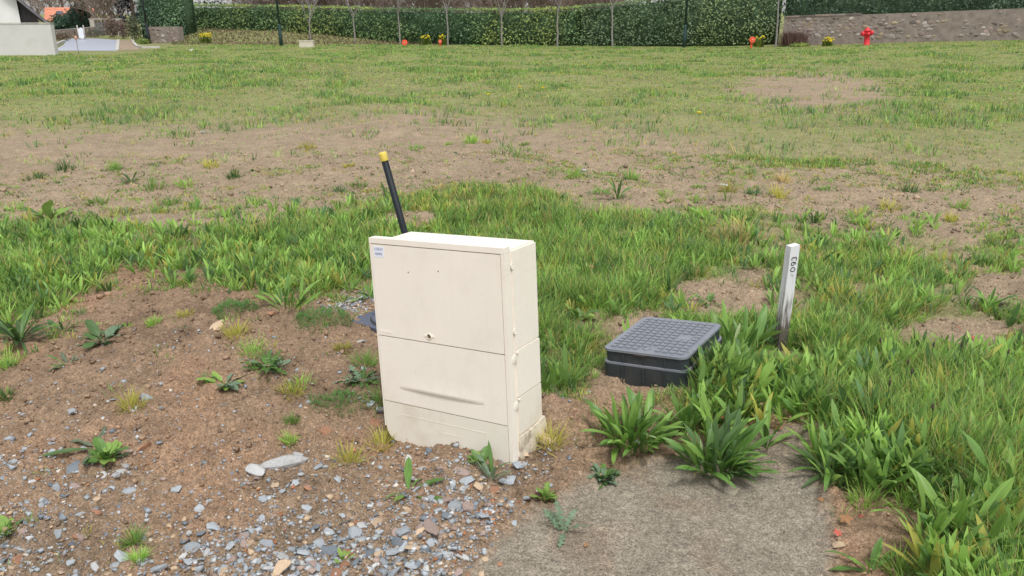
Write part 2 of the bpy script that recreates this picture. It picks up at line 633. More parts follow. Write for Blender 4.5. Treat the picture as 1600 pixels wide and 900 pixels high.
def build_ground():
    fine = np.radians(np.linspace(-47, 47, 500))
    rest = np.radians(np.linspace(47, 313, 46)[1:-1])
    ang = np.concatenate([fine, rest])
    rad = np.concatenate([np.geomspace(.25, 1.3, 10)[:-1], np.geomspace(1.3, 13, 360)[:-1], np.geomspace(13, 60, 80)[:-1], np.geomspace(60, 600, 24)])
    A, R = np.meshgrid(ang, rad)
    x, y = R * np.sin(A), R * np.cos(A)
    z = H(x, y)
    back = y < .6
    z = np.where(back, 0, z) - .0
    c = ground_colour(x, np.maximum(y, .6))
    V = np.stack([x, y, z], -1).reshape(-1, 3)
    na, nr = len(ang), len(rad)
    i, j = np.meshgrid(np.arange(nr - 1), np.arange(na), indexing='ij')
    j2 = (j + 1) % na
    Q = np.stack([i * na + j, i * na + j2, (i + 1) * na + j2, (i + 1) * na + j], -1).reshape(-1, 4)
    T = np.array([[0, 0, 0]])
    V = np.concatenate([V, [[0, 0, 0]]])
    C = np.concatenate([c.reshape(-1, 3), c.reshape(-1, 3)[:1]])
    k = np.arange(na)
    T = np.stack([np.full(na, len(V) - 1), (k + 1) % na, k], -1)
    m = raw_mesh('ground', V, Q, T, C, smooth=True)
    o = link('ground', m, ground_material())
    tag(o, kind='structure')
build_ground()

# ------------------------------------------------------------------ far setting: road, walls, houses, hedges
M_ROAD = surf('wet_asphalt', srgb(164, 168, 180), .4, .05, 1.5, .1, 30, spec=.6)
M_PATH = surf('path_gravel', srgb(150, 132, 112), .9, .15, 3, .3, 60)
M_KERB = surf('kerb_stone', srgb(186, 182, 174), .85, .12, 5, .2, 60)
M_RENDER = surf('grey_render', srgb(204, 202, 200), .9, .1, 1.2, .3, 40, dirt=srgb(150, 144, 134), dirt_amt=.45, dscale=1.2)
M_WHITEWALL = surf('white_render', srgb(226, 225, 224), .9, .05, 1.5, .2, 40)
M_DARKWOOD = surf('dark_timber', srgb(112, 108, 112), .8, .25, 5, .2, 40)
M_SLATE = surf('slate_roof', srgb(88, 90, 98), .7, .2, 4, .2, 30)
M_TILE = surf('orange_roof_tile', srgb(206, 138, 112), .85, .15, 3, .2, 20, objrand=.12)
M_CREAM = surf('cream_render', srgb(222, 206, 180), .9, .06, 2)
M_GLASS = surf('window_glass', (.03, .035, .04), .08, .05, 2, spec=.6)
M_MORTAR = surf('wall_mortar', srgb(140, 128, 120), .95, .25, 4, .5, 25, dirt=srgb(108, 98, 94), dirt_amt=.6, dscale=1.5)
M_STONE = [surf('rubble_stone_' + n, c, .92, .2, 8, .4, 40, objrand=.25) for n, c in (
    ('grey', srgb(146, 136, 130)), ('pinkish', srgb(152, 134, 126)), ('ochre', srgb(164, 148, 126)), ('pale', srgb(172, 164, 156)), ('dark', srgb(118, 108, 104)))]
M_BARK = surf('pale_bark', srgb(140, 134, 130), .85, .2, 12, .2, 60)
M_TWIG = surf('brown_twig', srgb(138, 122, 112), .9, .25, 3)
M_TRUNK = surf('dark_bark', srgb(84, 72, 64), .9, .3, 6, .3, 30)
M_GREENPOST = surf('dark_green_paint', srgb(38, 62, 60), .5, .1, 5)
M_BLACKPOST = surf('black_paint', srgb(36, 42, 44), .5, .1, 5)
M_LAMPGLASS = surf('milky_lamp_glass', srgb(216, 220, 222), .3, .04, 5)
M_ORANGE = surf('orange_plastic', srgb(238, 92, 60), .5, .06, 6)
M_RED = surf('red_enamel', srgb(214, 50, 58), .45, .08, 8, dirt=srgb(150, 50, 50), dirt_amt=.4, dscale=6)
M_YELLOWFL = leafmat('yellow_petal', srgb(226, 206, 40), .2, .6, .15, 20)
M_CONCRETE = surf('pale_concrete', srgb(204, 196, 180), .9, .08, 8, .2, 60)
M_WHITE = surf('white_panel', srgb(236, 238, 242), .5, .03, 4)
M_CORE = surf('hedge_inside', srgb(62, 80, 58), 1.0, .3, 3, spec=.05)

def sheet(name, uvs, z, mat, thick=.0, follow=False):
    pts = []
    for (u, v) in uvs:
        d = ray(u, v)
        t = (z - CAMH) / d.z
        pts.append((d.x * t, d.y * t))
    m = prism_mesh(name, pts, z - .06, z, 'z')
    return tag(link(name, m, mat), kind='structure')

sheet('road', [(84, 79), (100, 69.5), (104, 60.5), (150, 60), (184, 62.5), (183, 79)], .012, M_ROAD)
sheet('footpath', [(184, 78.2), (185.5, 63), (207, 63), (211, 70), (219, 77.2)], .02, M_PATH)

def kerb(name, uvs, w=.14, h=.12):
    pts = []
    for (u, v) in uvs:
        d = ray(u, v)
        t = -CAMH / d.z
        pts.append(Vector((d.x * t, d.y * t, 0)))
    bm = bmesh.new()
    rows = []
    for i, p in enumerate(pts):
        d = (pts[min(i + 1, len(pts) - 1)] - pts[max(i - 1, 0)]).normalized()
        s = Vector((-d.y, d.x, 0)) * w / 2
        rows.append([bm.verts.new(q) for q in (p - s + Vector((0, 0, -.05)), p - s + Vector((0, 0, h)), p + s + Vector((0, 0, h)), p + s + Vector((0, 0, -.05)))])
    for a, b in zip(rows, rows[1:]):
        for k in range(4):
            bm.faces.new((a[k], a[(k + 1) % 4], b[(k + 1) % 4], b[k]))
    bm.faces.new(rows[0]); bm.faces.new(rows[-1][::-1])
    return tag(link(name, bm_mesh(bm, name, .012), M_KERB), kind='structure')
kerb('kerb', [(183, 79), (184, 72), (185, 63)], .14, .05)
kerb('kerb', [(207, 63.5), (209.5, 69), (214, 74), (224, 75.5), (250, 75)], .12, .09)
kerb('kerb', [(84, 74.5), (94, 69), (101, 66)], .14, .12)

# -- rendered garden wall in front of the white house
def wall_between(name, u0, u1, vb0, vb1, vt0, vt1, Y0, Y1, thick, mat, coping=None, zb=None):
    a, b = at_depth(u0, vb0, Y0), at_depth(u1, vb1, Y1)
    ta, tb = at_depth(u0, vt0, Y0).z, at_depth(u1, vt1, Y1).z
    d = Vector((b.x - a.x, b.y - a.y, 0))
    Ln = d.length
    ang = math.atan2(d.y, d.x)
    root = empty(name, (a.x, a.y, 0), ang)
    zb0 = min(a.z, b.z) - .35 if zb is None else zb
    m = prism_mesh(name + '_body', [(0, zb0), (Ln, zb0), (Ln, tb), (0, ta)], 0, thick, 'y', .015)
    body = link('wall_body', m, mat, root)
    return root, Ln, (a.z, b.z), (ta, tb), body
r, Ln, zb, zt, _ = wall_between('garden_wall', -70, 86, 80, 80, 37, 38, 29.6, 29.8, .25, M_RENDER)
tag(r, 'pale grey rendered garden wall in front of the white house at the left edge', 'wall')
link('coping', box_mesh('coping', -.02, Ln + .012, -.02, .27, zt[0], zt[0] + .03, .006), M_KERB, r)

def white_house():
    rz = math.radians(31)
    p0 = at_depth(30, 20, 36.0)
    root = empty('white_house', (p0.x, 36.0, 0), rz)
    def loc(u, v):
        """local x and height where the line of sight meets the front plane"""
        d = ray(u, v)
        nx, ny = -math.sin(rz), math.cos(rz)
        t = (p0.x * nx + 36.0 * ny) / (d.x * nx + d.y * ny)
        q = Vector((0, 0, CAMH)) + d * t
        return ((q.x - p0.x) * math.cos(rz) + (q.y - 36.0) * math.sin(rz), q.z)
    wl_, zt_ = loc(25, -2)
    xb, _ = loc(33, 37)
    x1, z1_ = loc(73, 36.5)
    x0, z0_ = loc(25, -3)
    link('wall', prism_mesh('wall', [(-9, -.3), (xb, -.3), (wl_, zt_), (wl_ - 1.6, zt_ + 1.3), (-9, zt_ + 1.3)], 0, 7, 'y'), M_WHITEWALL, root)
    sl = (z1_ - z0_) / (x1 - x0)
    z_at = lambda x: z0_ + sl * (x - x0)
    link('gable_backing', prism_mesh('gable_backing', [(wl_ + .05, -.3), (x1 - .3, -.3), (x1 - .3, z_at(x1 - .3)), (wl_ + .05, z_at(wl_ + .05))], .5, 6.8, 'y'), M_DARKWOOD, root)
    n = 7
    for k in range(n):
        a = wl_ + .1 + (x1 - .35 - wl_) * k / n
        b = wl_ + .1 + (x1 - .35 - wl_) * (k + 1) / n - .07
        link('board', prism_mesh('board', [(a, -.2), (b, -.2), (b, z_at(b) - .04), (a, z_at(a) - .04)], .42, .496, 'y', .006), M_DARKWOOD if k % 2 else M_SLATE, root)
    th = .12
    rf = link('roof', prism_mesh('roof', [(x0 - 1.5, z_at(x0 - 1.5)), (x1, z_at(x1)), (x1, z_at(x1) + th), (x0 - 1.5, z_at(x0 - 1.5) + th)], -.3, 7.0, 'y'), M_SLATE, root)
    link('fascia', prism_mesh('fascia', [(x0 - 1.3, z_at(x0 - 1.3) - .09), (x1 + .03, z_at(x1) - .07), (x1 + .03, z_at(x1) + .05), (x0 - 1.3, z_at(x0 - 1.3) + .05)], -.34, -.304, 'y'), M_DARKWOOD, rf)
    tag(root, 'white house with dark timber gable and steep slate roof at the left edge', 'house')
white_house()

def orange_house():
    Y = 95.0
    p = at_depth(76, 40, Y)
    root = empty('tiled_house', (p.x, Y, 0), math.radians(24))
    k = Y / FPX
    W, D, zE = 4.6, 5.0, at_depth(76, 31, Y).z
    link('wall', box_mesh('wall', 0, W, 0, D, -1.0, zE), M_CREAM, root)
    rise = 1.35
    rf = empty('roof', (0, 0, 0))
    rf.parent = root
    slab = link('roof_slope', prism_mesh('roof_slope', [(-.4, zE - .05), (D / 2, zE + rise), (D / 2, zE + rise - .14), (-.4, zE - .19)], -.3, W + .3, 'x'), M_TILE, rf)
    link('roof_slope', prism_mesh('roof_slope', [(D + .4, zE - .05), (D / 2 + .004, zE + rise), (D / 2 + .004, zE + rise - .14), (D + .4, zE - .19)], -.3, W + .3, 'x'), M_TILE, rf)
    tm = lathe_mesh('tile_course', [(.055, -.3), (.055, W + .3)], 6, 'x')
    tm.materials.append(M_TILE)
    for i in range(9):                                   # tile courses
        t = (i + .5) / 9
        o = link('tile_course', tm, None, rf)
        o.location = (0, -.4 + (D / 2 + .4) * t, zE - .05 + (rise + .05) * t)
    for i in range(2):
        x = .6 + i * 2.0
        w = link('window', box_mesh('window', x, x + .8, -.05, .02, zE - 1.1, zE - .3, .01), M_WHITE, root)
        link('pane', box_mesh('pane', x + .07, x + .73, -.065, -.055, zE - 1.03, zE - .37), M_GLASS, w)
    for i in range(2):
        x = .9 + i * 1.5
        t = .52
        w = link('roof_window', box_mesh('roof_window', x, x + .7, -.35, .35, -.04, .06, .01), M_SLATE, rf)
        w.location = (0, -.4 + (D / 2 + .4) * t, zE - .05 + (rise + .05) * t + .05)
        w.rotation_euler = (math.atan2(rise, D / 2), 0, 0)
    tag(root, 'cream house with orange tiled roof far behind the street', 'house')
orange_house()

# -- rubble walls: each stone a piece of its own
def stone_mesh_set(n, seed, sub=1, flat=(.45, 1.0), rough=.22, cuts=5):
    out = []
    r = random.Random(seed)
    for k in range(n):
        bm = bmesh.new()
        bmesh.ops.create_icosphere(bm, subdivisions=sub, radius=1.0)
        for _ in range(cuts):
            nrm = Vector((r.gauss(0, 1), r.gauss(0, 1), r.gauss(0, 1))).normalized()
            dd = r.uniform(.42, .8)
            for v in bm.verts:
                e = v.co.dot(nrm) - dd
                if e > 0:
                    v.co -= nrm * e
        for v in bm.verts:
            v.co *= 1 + r.uniform(-rough, rough)
        sx, sy, sz = 1, r.uniform(.6, .95), r.uniform(*flat)
        for v in bm.verts:
            v.co = Vector((v.co.x * sx, v.co.y * sy, v.co.z * sz))
        m = bpy.data.meshes.new('stone')
        bm.to_mesh(m)
        bm.free()
        out.append(m)
    return out

RUBBLE = {}
for mi, mt in enumerate(M_STONE):
    RUBBLE[mi] = stone_mesh_set(4, 40 + mi, 1, (.6, .9), .2)
    for m in RUBBLE[mi]:
        m.materials.append(mt)

def rubble(root, Ln, zb, zt, cell=(.27, .15), keep=None, seed=1, front=0.0, weights=(4, 3, 1.5, 1.6, 2)):
    r = random.Random(seed)
    cw, ch = cell
    n = 0
    nx = int(Ln / cw)
    for i in range(nx):
        t = (i + .5) / nx
        z0 = zb[0] + (zb[1] - zb[0]) * t
        z1 = zt[0] + (zt[1] - zt[0]) * t - .05
        nz = max(1, int((z1 - z0) / ch))
        for j in range(nz):
            x = (i + .5 + (.5 if j % 2 else 0) * .9 + r.uniform(-.2, .2)) * cw
            z = z0 + (j + .5 + r.uniform(-.2, .2)) * (z1 - z0) / nz
            if x > Ln - .08 or (keep and not keep(x / Ln, (z - z0) / (z1 - z0), r)):
                continue
            mi = r.choices(range(5), weights)[0]
            o = bpy.data.objects.new('stone', r.choice(RUBBLE[mi]))
            COL.objects.link(o)
            o.parent = root
            o.location = (x, front + r.uniform(.0, .035), z)
            s = r.choice((.6, .8, 1.0, 1.3, 1.5))
            o.scale = (cw * .55 * s * r.uniform(.7, 1.2), .055, ch * .85 * s * r.uniform(.7, 1.2))
            o.rotation_euler = (0, r.uniform(-.25, .25), 0)
            n += 1
    return n

r, Ln, zb, zt, _ = wall_between('stone_wall', 1222, 1690, 64, 55, 27.5, 9, 35.6, 31.2, .45, M_MORTAR)
def keep_right(t, h, q):
    if t < .55:
        return q.random() < .93 - .5 * max(0, t - .3)
    if t > .6 and h < .62 and abs(t - .73) < .10:
        return True
    return q.random() < .10
rubble(r, Ln, zb, zt, (.23, .125), keep_right, 5)
for k in range(5):
    o = link('coping_stone', box_mesh('coping_stone', -.29, .29, -.03, .47, 0, .05 + .03 * random.random(), .015, 1), M_STONE[(1, 4, 1, 0, 4)[k]], r)
    o.location = (.32 + k * .6, 0, zt[0] + (zt[1] - zt[0]) * (.32 + k * .6) / Ln + .003)
    o.rotation_euler = (0, -math.atan2(zt[1] - zt[0], Ln), 0)
tag(r, 'long weathered rubble stone wall with patched plaster behind the hydrant', 'wall')

r, Ln, zb, zt, _ = wall_between('stone_wall', 233.5, 281, 73, 73, 42, 42, 41.5, 41.0, .4, M_MORTAR)
rubble(r, Ln, (0.0, 0.0), zt, (.25, .14), None, 9, 0.0, (2, 5, 2, 1.5, 1))
tag(r, 'short pinkish stone wall beside the lamp post and ivy', 'wall')
r, Ln, zb, zt, _ = wall_between('stone_wall', 78, 152, 59, 60, 48.5, 42, 47.5, 52, .35, M_MORTAR)
rubble(r, Ln, (0.0, 0.0), zt, (.34, .19), None, 13, 0.0, (3, 2, 3, 2, 1))
tag(r, 'low roadside stone wall behind the white sign', 'wall')

# -- leaf clouds
def leaf_quads(P, size, nrm_bias, cols, jitter=.9):
    n = len(P)
    nr = rng.normal(0, 1, (n, 3)) * jitter + nrm_bias
    nr /= np.linalg.norm(nr, axis=1)[:, None]
    a = np.cross(nr, rng.normal(0, 1, (n, 3)))
    a /= np.linalg.norm(a, axis=1)[:, None] + 1e-9
    b = np.cross(nr, a)
    L = (size * rng.uniform(.7, 1.3, n))[:, None]
    Wd = L * .48
    V = np.stack([P - a * L * .5, P + b * Wd * .5 + a * L * .05, P + a * L * .5, P - b * Wd * .5 + a * L * .05], 1).reshape(-1, 3)
    Q = np.arange(n * 4).reshape(n, 4)
    return V, Q, np.zeros((0, 3), int), np.repeat(cols, 4, 0)

def hedge_colours(n, s, h, dark, light, yellow, seedx):
    k = rng.random(n)[:, None]
    c = np.array(dark) * (1 - k) + np.array(light) * k
    y = ss(.55, .72, fbm(s * .5 + seedx, h * .2 + seedx, 4, 2))[:, None] * .6
    c = c * (1 - y) + np.array(yellow) * y * (.6 + .8 * k)
    bl = ss(.52, .7, fbm(s * .35 + 31 + seedx, h * .3, 7, 2))[:, None] * .6
    c = c * (1 - bl) + np.array(srgb(70, 104, 84)) * (.6 + .8 * k) * bl
    return c

def hedge(name, label, ctrl, thick=1.0, dens=210, leaf=.12, dark=srgb(78, 108, 66), light=srgb(146, 172, 110), yellow=srgb(166, 178, 98), seedx=0.0, trim=True):
    """ctrl: list of (x, y, z_bottom, z_top) along the front foot line"""
    ctrl = np.array(ctrl, float)
    seg = np.hypot(np.diff(ctrl[:, 0]), np.diff(ctrl[:, 1]))
    S = np.concatenate([[0], np.cumsum(seg)])
    root = empty(name, tuple(ctrl[0, :2]) + (float(ctrl[0, 2]),))
    o0 = np.array(root.location)
    def at(s):
        return [np.interp(s, S, ctrl[:, k]) for k in range(4)]
    def normal(s):
        x0, y0, _, _ = at(s - .2)
        x1, y1, _, _ = at(s + .2)
        dx, dy = x1 - x0, y1 - y0
        l = np.hypot(dx, dy) + 1e-9
        return dy / l, -dx / l
    area = sum(seg[i] * ((ctrl[i, 3] - ctrl[i, 2]) + (ctrl[i + 1, 3] - ctrl[i + 1, 2])) / 2 for i in range(len(seg)))
    n1 = int(area * dens)
    s = rng.uniform(0, S[-1], n1)
    t = rng.random(n1)
    x, y, zb, zt = at(s)
    nx, ny = normal(s)
    wob = (fbm(s * 1.3 + seedx, t * 3, 1, 3) - .5) * .34 + (fbm(s * 4, t * 9 + seedx, 6, 2) - .5) * .16
    dep = rng.exponential(.05, n1) - wob + (.05 * ss(.2, 0, t) if trim else 0)
    P = np.stack([x - nx * dep, y - ny * dep, zb + (zt - zb) * t], 1)
    B = np.stack([nx, ny, 0 * nx + .45], 1)
    c = hedge_colours(n1, s, P[:, 2], dark, light, yellow, seedx)
    parts = [leaf_quads(P - o0, np.full(n1, leaf), B, c)]
    n2 = int(S[-1] * thick * dens * 1.1)
    s = rng.uniform(0, S[-1], n2)
    w = rng.random(n2)
    x, y, zb, zt = at(s)
    nx, ny = normal(s)
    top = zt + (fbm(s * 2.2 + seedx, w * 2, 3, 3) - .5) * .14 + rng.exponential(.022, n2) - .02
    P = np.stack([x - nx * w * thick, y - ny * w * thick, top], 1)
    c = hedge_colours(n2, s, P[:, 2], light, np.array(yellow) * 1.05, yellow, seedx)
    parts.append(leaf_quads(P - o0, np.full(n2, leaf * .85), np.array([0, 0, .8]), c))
    for e, sg in ((0, -1), (S[-1], 1)):
        n3 = int(thick * 2 * dens)
        w = rng.random(n3)
        t = rng.random(n3)
        x, y, zb, zt = at(np.full(n3, e))
        nx, ny = normal(np.full(n3, e))
        ex, ey = -ny * sg, nx * sg
        d = rng.exponential(.06, n3)
        P = np.stack([x - nx * w * thick - ex * d, y - ny * w * thick - ey * d, zb + (zt - zb) * t], 1)
        parts.append(leaf_quads(P - o0, np.full(n3, leaf), np.stack([ex, ey, 0 * ex + .3], 1), hedge_colours(n3, x, P[:, 2], dark, light, yellow, seedx)))
    V, Q, T, C = join_parts(parts)
    f = link('foliage', raw_mesh('hedge_foliage', V, Q, None, C), M_FAR, root)
    # solid block in dark leaf colour fills the inside
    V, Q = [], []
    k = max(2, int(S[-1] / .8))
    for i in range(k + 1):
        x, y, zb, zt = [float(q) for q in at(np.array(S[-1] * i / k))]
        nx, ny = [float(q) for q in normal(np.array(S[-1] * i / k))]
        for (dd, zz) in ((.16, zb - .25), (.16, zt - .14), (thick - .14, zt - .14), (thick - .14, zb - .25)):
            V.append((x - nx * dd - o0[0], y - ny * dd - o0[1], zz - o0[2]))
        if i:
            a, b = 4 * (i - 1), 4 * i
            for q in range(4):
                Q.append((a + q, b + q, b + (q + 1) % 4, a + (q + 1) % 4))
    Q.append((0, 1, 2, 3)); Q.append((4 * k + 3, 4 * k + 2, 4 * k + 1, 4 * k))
    link('inner_core', raw_mesh('hedge_inside', V, Q), M_CORE, root)
    tag(root, label, 'hedge')
    return root

def foot(u, vb, vt, Y):
    a, b = at_depth(u, vb, Y), at_depth(u, vt, Y)
    return (a.x, a.y, a.z, b.z)
hedge('trimmed_hedge', 'long trimmed laurel hedge behind the young trees',
      [foot(284, 47, 8, 47), foot(400, 53, 8.5, 45), foot(500, 60, 11, 43), foot(600, 67, 13.5, 41), foot(700, 70, 15, 39.5), foot(800, 72, 15, 38.6), foot(905, 72, 11, 38)], 1.1, seedx=2.0)
hedge('tall_hedge', 'tall dark laurel hedge between the trimmed hedge and the stone wall',
      [foot(907, 71.5, 10, 37.8), foot(960, 71, 5, 37.6), foot(1030, 70, -3, 37.4), foot(1120, 69, -10, 37.2), foot(1217, 67, -14, 37)], 1.2, seedx=9.0,
      dark=srgb(74, 98, 72), light=srgb(138, 158, 118), yellow=srgb(146, 162, 108))
hedge('dark_hedge', 'dark evergreen hedge growing above the rubble stone wall',
      [foot(1222, 60, -30, 36.8), foot(1400, 56, -36, 34.9), foot(1700, 50, -44, 32.2)], 1.0, dens=170, seedx=17.0,
      dark=srgb(54, 72, 62), light=srgb(106, 128, 104), yellow=srgb(108, 130, 98))
hedge('ivy_hedge', 'tall ivy clad hedge above the short pinkish wall',
      [foot(221, 66, -26, 43.6), foot(250, 62, -30, 43.2), foot(291, 60, -22, 42.9)], 1.2, seedx=25.0,
      dark=srgb(60, 88, 70), light=srgb(132, 162, 126), yellow=srgb(130, 160, 116), trim=False)

# -- bank of dead stalks below the hedge
def dead_bank():
    n = 9000
    u = rng.uniform(268, 690, n)
    Y = rng.uniform(39.3, 47, n)
    d = ray(0, 60)
    x = (u - 800) / FPX * (Y * CP + CAMH * SP)
    P = np.stack([x, Y, H(x, Y)], 1)
    k = rng.random(n)[:, None]
    c = np.array(srgb(92, 76, 62)) * (1 - k) + np.array(srgb(156, 136, 112)) * k
    g = (rng.random(n) < np.where(u < 320, .55, .12))[:, None]
    c = np.where(g, np.array(srgb(96, 110, 60)), c)
    parts = [blades(P, rng.uniform(.06, .20, n), rng.uniform(.03, .06, n), rng.uniform(0, 6.28, n), rng.uniform(.3, 1.2, n), rng.uniform(.3, 1.2, n), 2, c)]
    V, Q, T, C = join_parts(parts)
    tag(link('dead_bracken', raw_mesh('dead_bracken', V, Q, T, C), M_GRASS), 'brown dead bracken and leaf litter on the bank below the hedge', 'ground cover', kind='stuff')
dead_bank()

# -- trees
def grow(tb, p, d, L, r, depth, rnd, spread=.55, kids=(2, 3), shrink=.72, minr=.004, up=.12):
    pts, rads = [p], [r]
    q, dd = p.copy(), d.copy()
    for k in range(3):
        dd = (dd + Vector((rnd.gauss(0, .08), rnd.gauss(0, .08), rnd.gauss(0, .05) + up * .3))).normalized()
        q = q + dd * (L / 3)
        pts.append(q.copy())
        rads.append(max(minr, r * (1 - .35 * (k + 1) / 3)))
    tb.add(pts, rads)
    if depth <= 0:
        return
    for k in range(rnd.randint(*kids)):
        t = rnd.uniform(.45, 1.0)
        i = min(2, int(t * 3))
        b = pts[i].lerp(pts[i + 1], t * 3 - i)
        nd = (dd + Vector((rnd.gauss(0, spread), rnd.gauss(0, spread), rnd.gauss(up, spread * .6)))).normalized()
        grow(tb, b, nd, L * shrink * rnd.uniform(.75, 1.1), max(minr, r * .58), depth - 1, rnd, spread, kids, shrink, minr, up)

def young_tree(u, vb, Y, lean, vfork, seed, label):
    rnd = random.Random(seed)
    b = at_depth(u, vb, Y)
    b.z = Hs(b.x, b.y)
    top = at_depth(u + lean, vfork, Y)
    root = empty('young_tree', tuple(b))
    tb = Tubes(7)
    h = top - b
    pts, rads = [], []
    for k in range(7):
        t = k / 6
        pts.append(h * t + Vector((rnd.gauss(0, .012), rnd.gauss(0, .012), 0)) * (0 < k < 6) - Vector((0, 0, .1 if k == 0 else 0)))
        rads.append(.042 - .014 * t)
    tb.add(pts, rads)
    link('trunk', tb.mesh('trunk'), M_BARK, root)
    cr = Tubes(4)
    for k in range(rnd.randint(3, 5)):
        a = rnd.uniform(0, 6.28)
        d = Vector((math.cos(a) * .5, math.sin(a) * .5, 1)).normalized()
        grow(cr, pts[-1] - h.normalized() * rnd.uniform(0, .35), d, rnd.uniform(.8, 1.15), .024, 3, rnd, .42, (2, 4), .74, .006, .15)
    link('crown', cr.mesh('crown'), M_BARK, root)
    tag(root, label, 'tree', 'young bare trees along the hedge')
for a in (
    (486, 71, 41.0, -3, 30, 1, 'young bare tree beside the pale concrete block by the hedge'),
    (555, 73, 40.0, -3, 20, 2, 'young bare tree between the concrete block and the round orange marker'),
    (626, 71, 39.0, -5, 17, 3, 'young bare tree just left of the round orange marker'),
    (700, 71, 38.3, -2, 14, 4, 'young bare tree just right of the small orange paddle marker'),
    (784, 70, 37.6, -1, 18, 5, 'young bare tree in the middle of the hedge line'),
    (871, 69, 37.0, 1, 8, 6, 'young bare tree in front of the yellowish end of the trimmed hedge'),
    (957, 70, 36.6, -1, 7, 7, 'young bare tree between the two hedges, nearest the green lamp post'),
    (1213, 64, 35.0, 5, -14, 8, 'young bare tree at the left end of the rubble stone wall')):
    young_tree(*a)

BARE = []
for s in range(4):
    rnd = random.Random(100 + s)
    tb = Tubes(4)
    tb.add([(0, 0, -.3), (.03, 0, .5), (0, .03, 1.0)], [.08, .07, .055])
    for k in range(8):
        a = k * .785 + rnd.uniform(-.4, .4)
        grow(tb, Vector((0, 0, .15 + .11 * k)), Vector((math.cos(a) * .75, math.sin(a) * .75, 1)).normalized(), 1.15, .036, 5, rnd, .5, (2, 3), .78, .0085, .1)
    BARE.append(tb.mesh('bare_tree'))
    BARE[-1].materials.append(M_TWIG)

def bare_tree(u, Y, sc, k, label, grp):
    p = at_depth(u, 40, Y)
    o = link('bare_tree', BARE[k % 4], None, None, (p.x, Y, 0.0))
    o.scale = (sc * 1.15, sc * 1.15, sc)
    o.rotation_euler = (0, 0, k * 1.3)
    tag(o, label, 'tree', grp)
for i, (u, Y, sc) in enumerate(((132, 60, 1.25), (162, 57, 1.35), (190, 59, 1.2), (148, 66, 1.4), (178, 68, 1.4))):
    bare_tree(u, Y, sc, i, 'brown leafless tree in the thicket behind the roadside wall', 'leafless trees behind the roadside wall')
for i, (u, Y, sc) in enumerate(((80, 120, 1.9), (94, 125, 2.0), (62, 130, 2.0))):
    bare_tree(u, Y, sc, i + 1, 'pale leafless tree against the white sky above the tiled house', 'leafless trees above the tiled house')
for i in range(30):
    u = 395 + i * 19 + random.uniform(-8, 8)
    bare_tree(u, random.uniform(48, 54), random.uniform(.85, 1.25), i, 'brown leafless tree above the hedge ' + ('left of the concrete block' if u < 470 else 'above the concrete block' if u < 520 else 'left of the round orange marker' if u < 600 else 'above the round orange marker' if u < 660 else 'above the orange paddle marker' if u < 740 else 'at the middle young tree' if u < 830 else 'at the yellowish end of the hedge' if u < 910 else 'behind the tall dark hedge'), 'leafless trees behind the trimmed hedge')

def evergreen(u, Y, zb, h, w, dark, light, label, n=1500, shape='round', seed=0, name='evergreen_tree'):
    r = np.random.default_rng(seed)
    p = at_depth(u, 40, Y)
    root = empty(name, (p.x, Y, zb))
    tb = Tubes(6)
    tb.add([(0, 0, -.3), (0, 0, h * .5), (0, 0, h * .9)], [.14, .1, .03])
    for k in range(9):
        a, z = r.uniform(0, 6.28), h * r.uniform(.25, .8)
        tb.add([(0, 0, z), (math.cos(a) * w * .3, math.sin(a) * w * .3, z + .2)], [.04, .015])
    link('trunk', tb.mesh('trunk'), M_TRUNK, root)
    cl = 46
    ca = r.uniform(0, 6.28, cl)
    ct = r.random(cl)
    if shape == 'cone':
        cr = (1 - ct) ** .8 * w * .5 * r.uniform(.5, 1, cl) + .1
        cz = h * (.08 + .9 * ct)
    else:
        cz = h * (.1 + .85 * ct)
        cr = np.sqrt(np.clip(1 - (2 * ct - 1) ** 2, 0.15, 1)) * w * .5 * r.uniform(.4, 1, cl)
    ci = r.integers(0, cl, n)
    P = np.stack([np.cos(ca[ci]) * cr[ci], np.sin(ca[ci]) * cr[ci], cz[ci]], 1) + r.normal(0, w * .085, (n, 3))
    k = (r.random(cl)[ci] * .6 + r.random(n) * .4)[:, None]
    c = np.array(dark) * (1 - k) + np.array(light) * k
    V, Q, T, C = leaf_quads(P, np.full(n, .22), np.array([0, -.3, .5]), c)
    link('crown', raw_mesh('crown', V, Q, None, C), M_FAR, root)
    tag(root, label, 'tree')
    return root
DG, LG = srgb(30, 44, 40), srgb(70, 94, 76)
evergreen(102, 62, 0, 1.15, 2.0, srgb(36, 56, 48), srgb(78, 108, 84), 'rounded dark green conifer in front of the tiled house', 1600, seed=1)
evergreen(128, 60, 0, 1.85, 1.8, srgb(34, 52, 44), srgb(70, 98, 78), 'upright dark green conifer right of the tiled house', 1600, 'round', 2)
evergreen(103, 100, 2.0, 9.0, 4.4, srgb(30, 38, 46), srgb(60, 74, 84), 'tall dark fir above the tiled house roof', 1800, 'cone', 3)
evergreen(211, 56, 0, 6.5, 2.4, srgb(28, 34, 42), srgb(52, 62, 70), 'very dark fir left of the ivy hedge', 2000, 'cone', 4)
for i in range(9):
    evergreen(320 + i * 118 + random.uniform(-20, 20), 56 + random.uniform(0, 4), 0, random.uniform(5, 7), random.uniform(4, 6.5), srgb(36, 46, 42), srgb(84, 100, 80),
              'dark evergreen behind the trimmed hedge and the leafless trees', 1700, 'round', 20 + i)['group'] = 'dark evergreens behind the hedge'

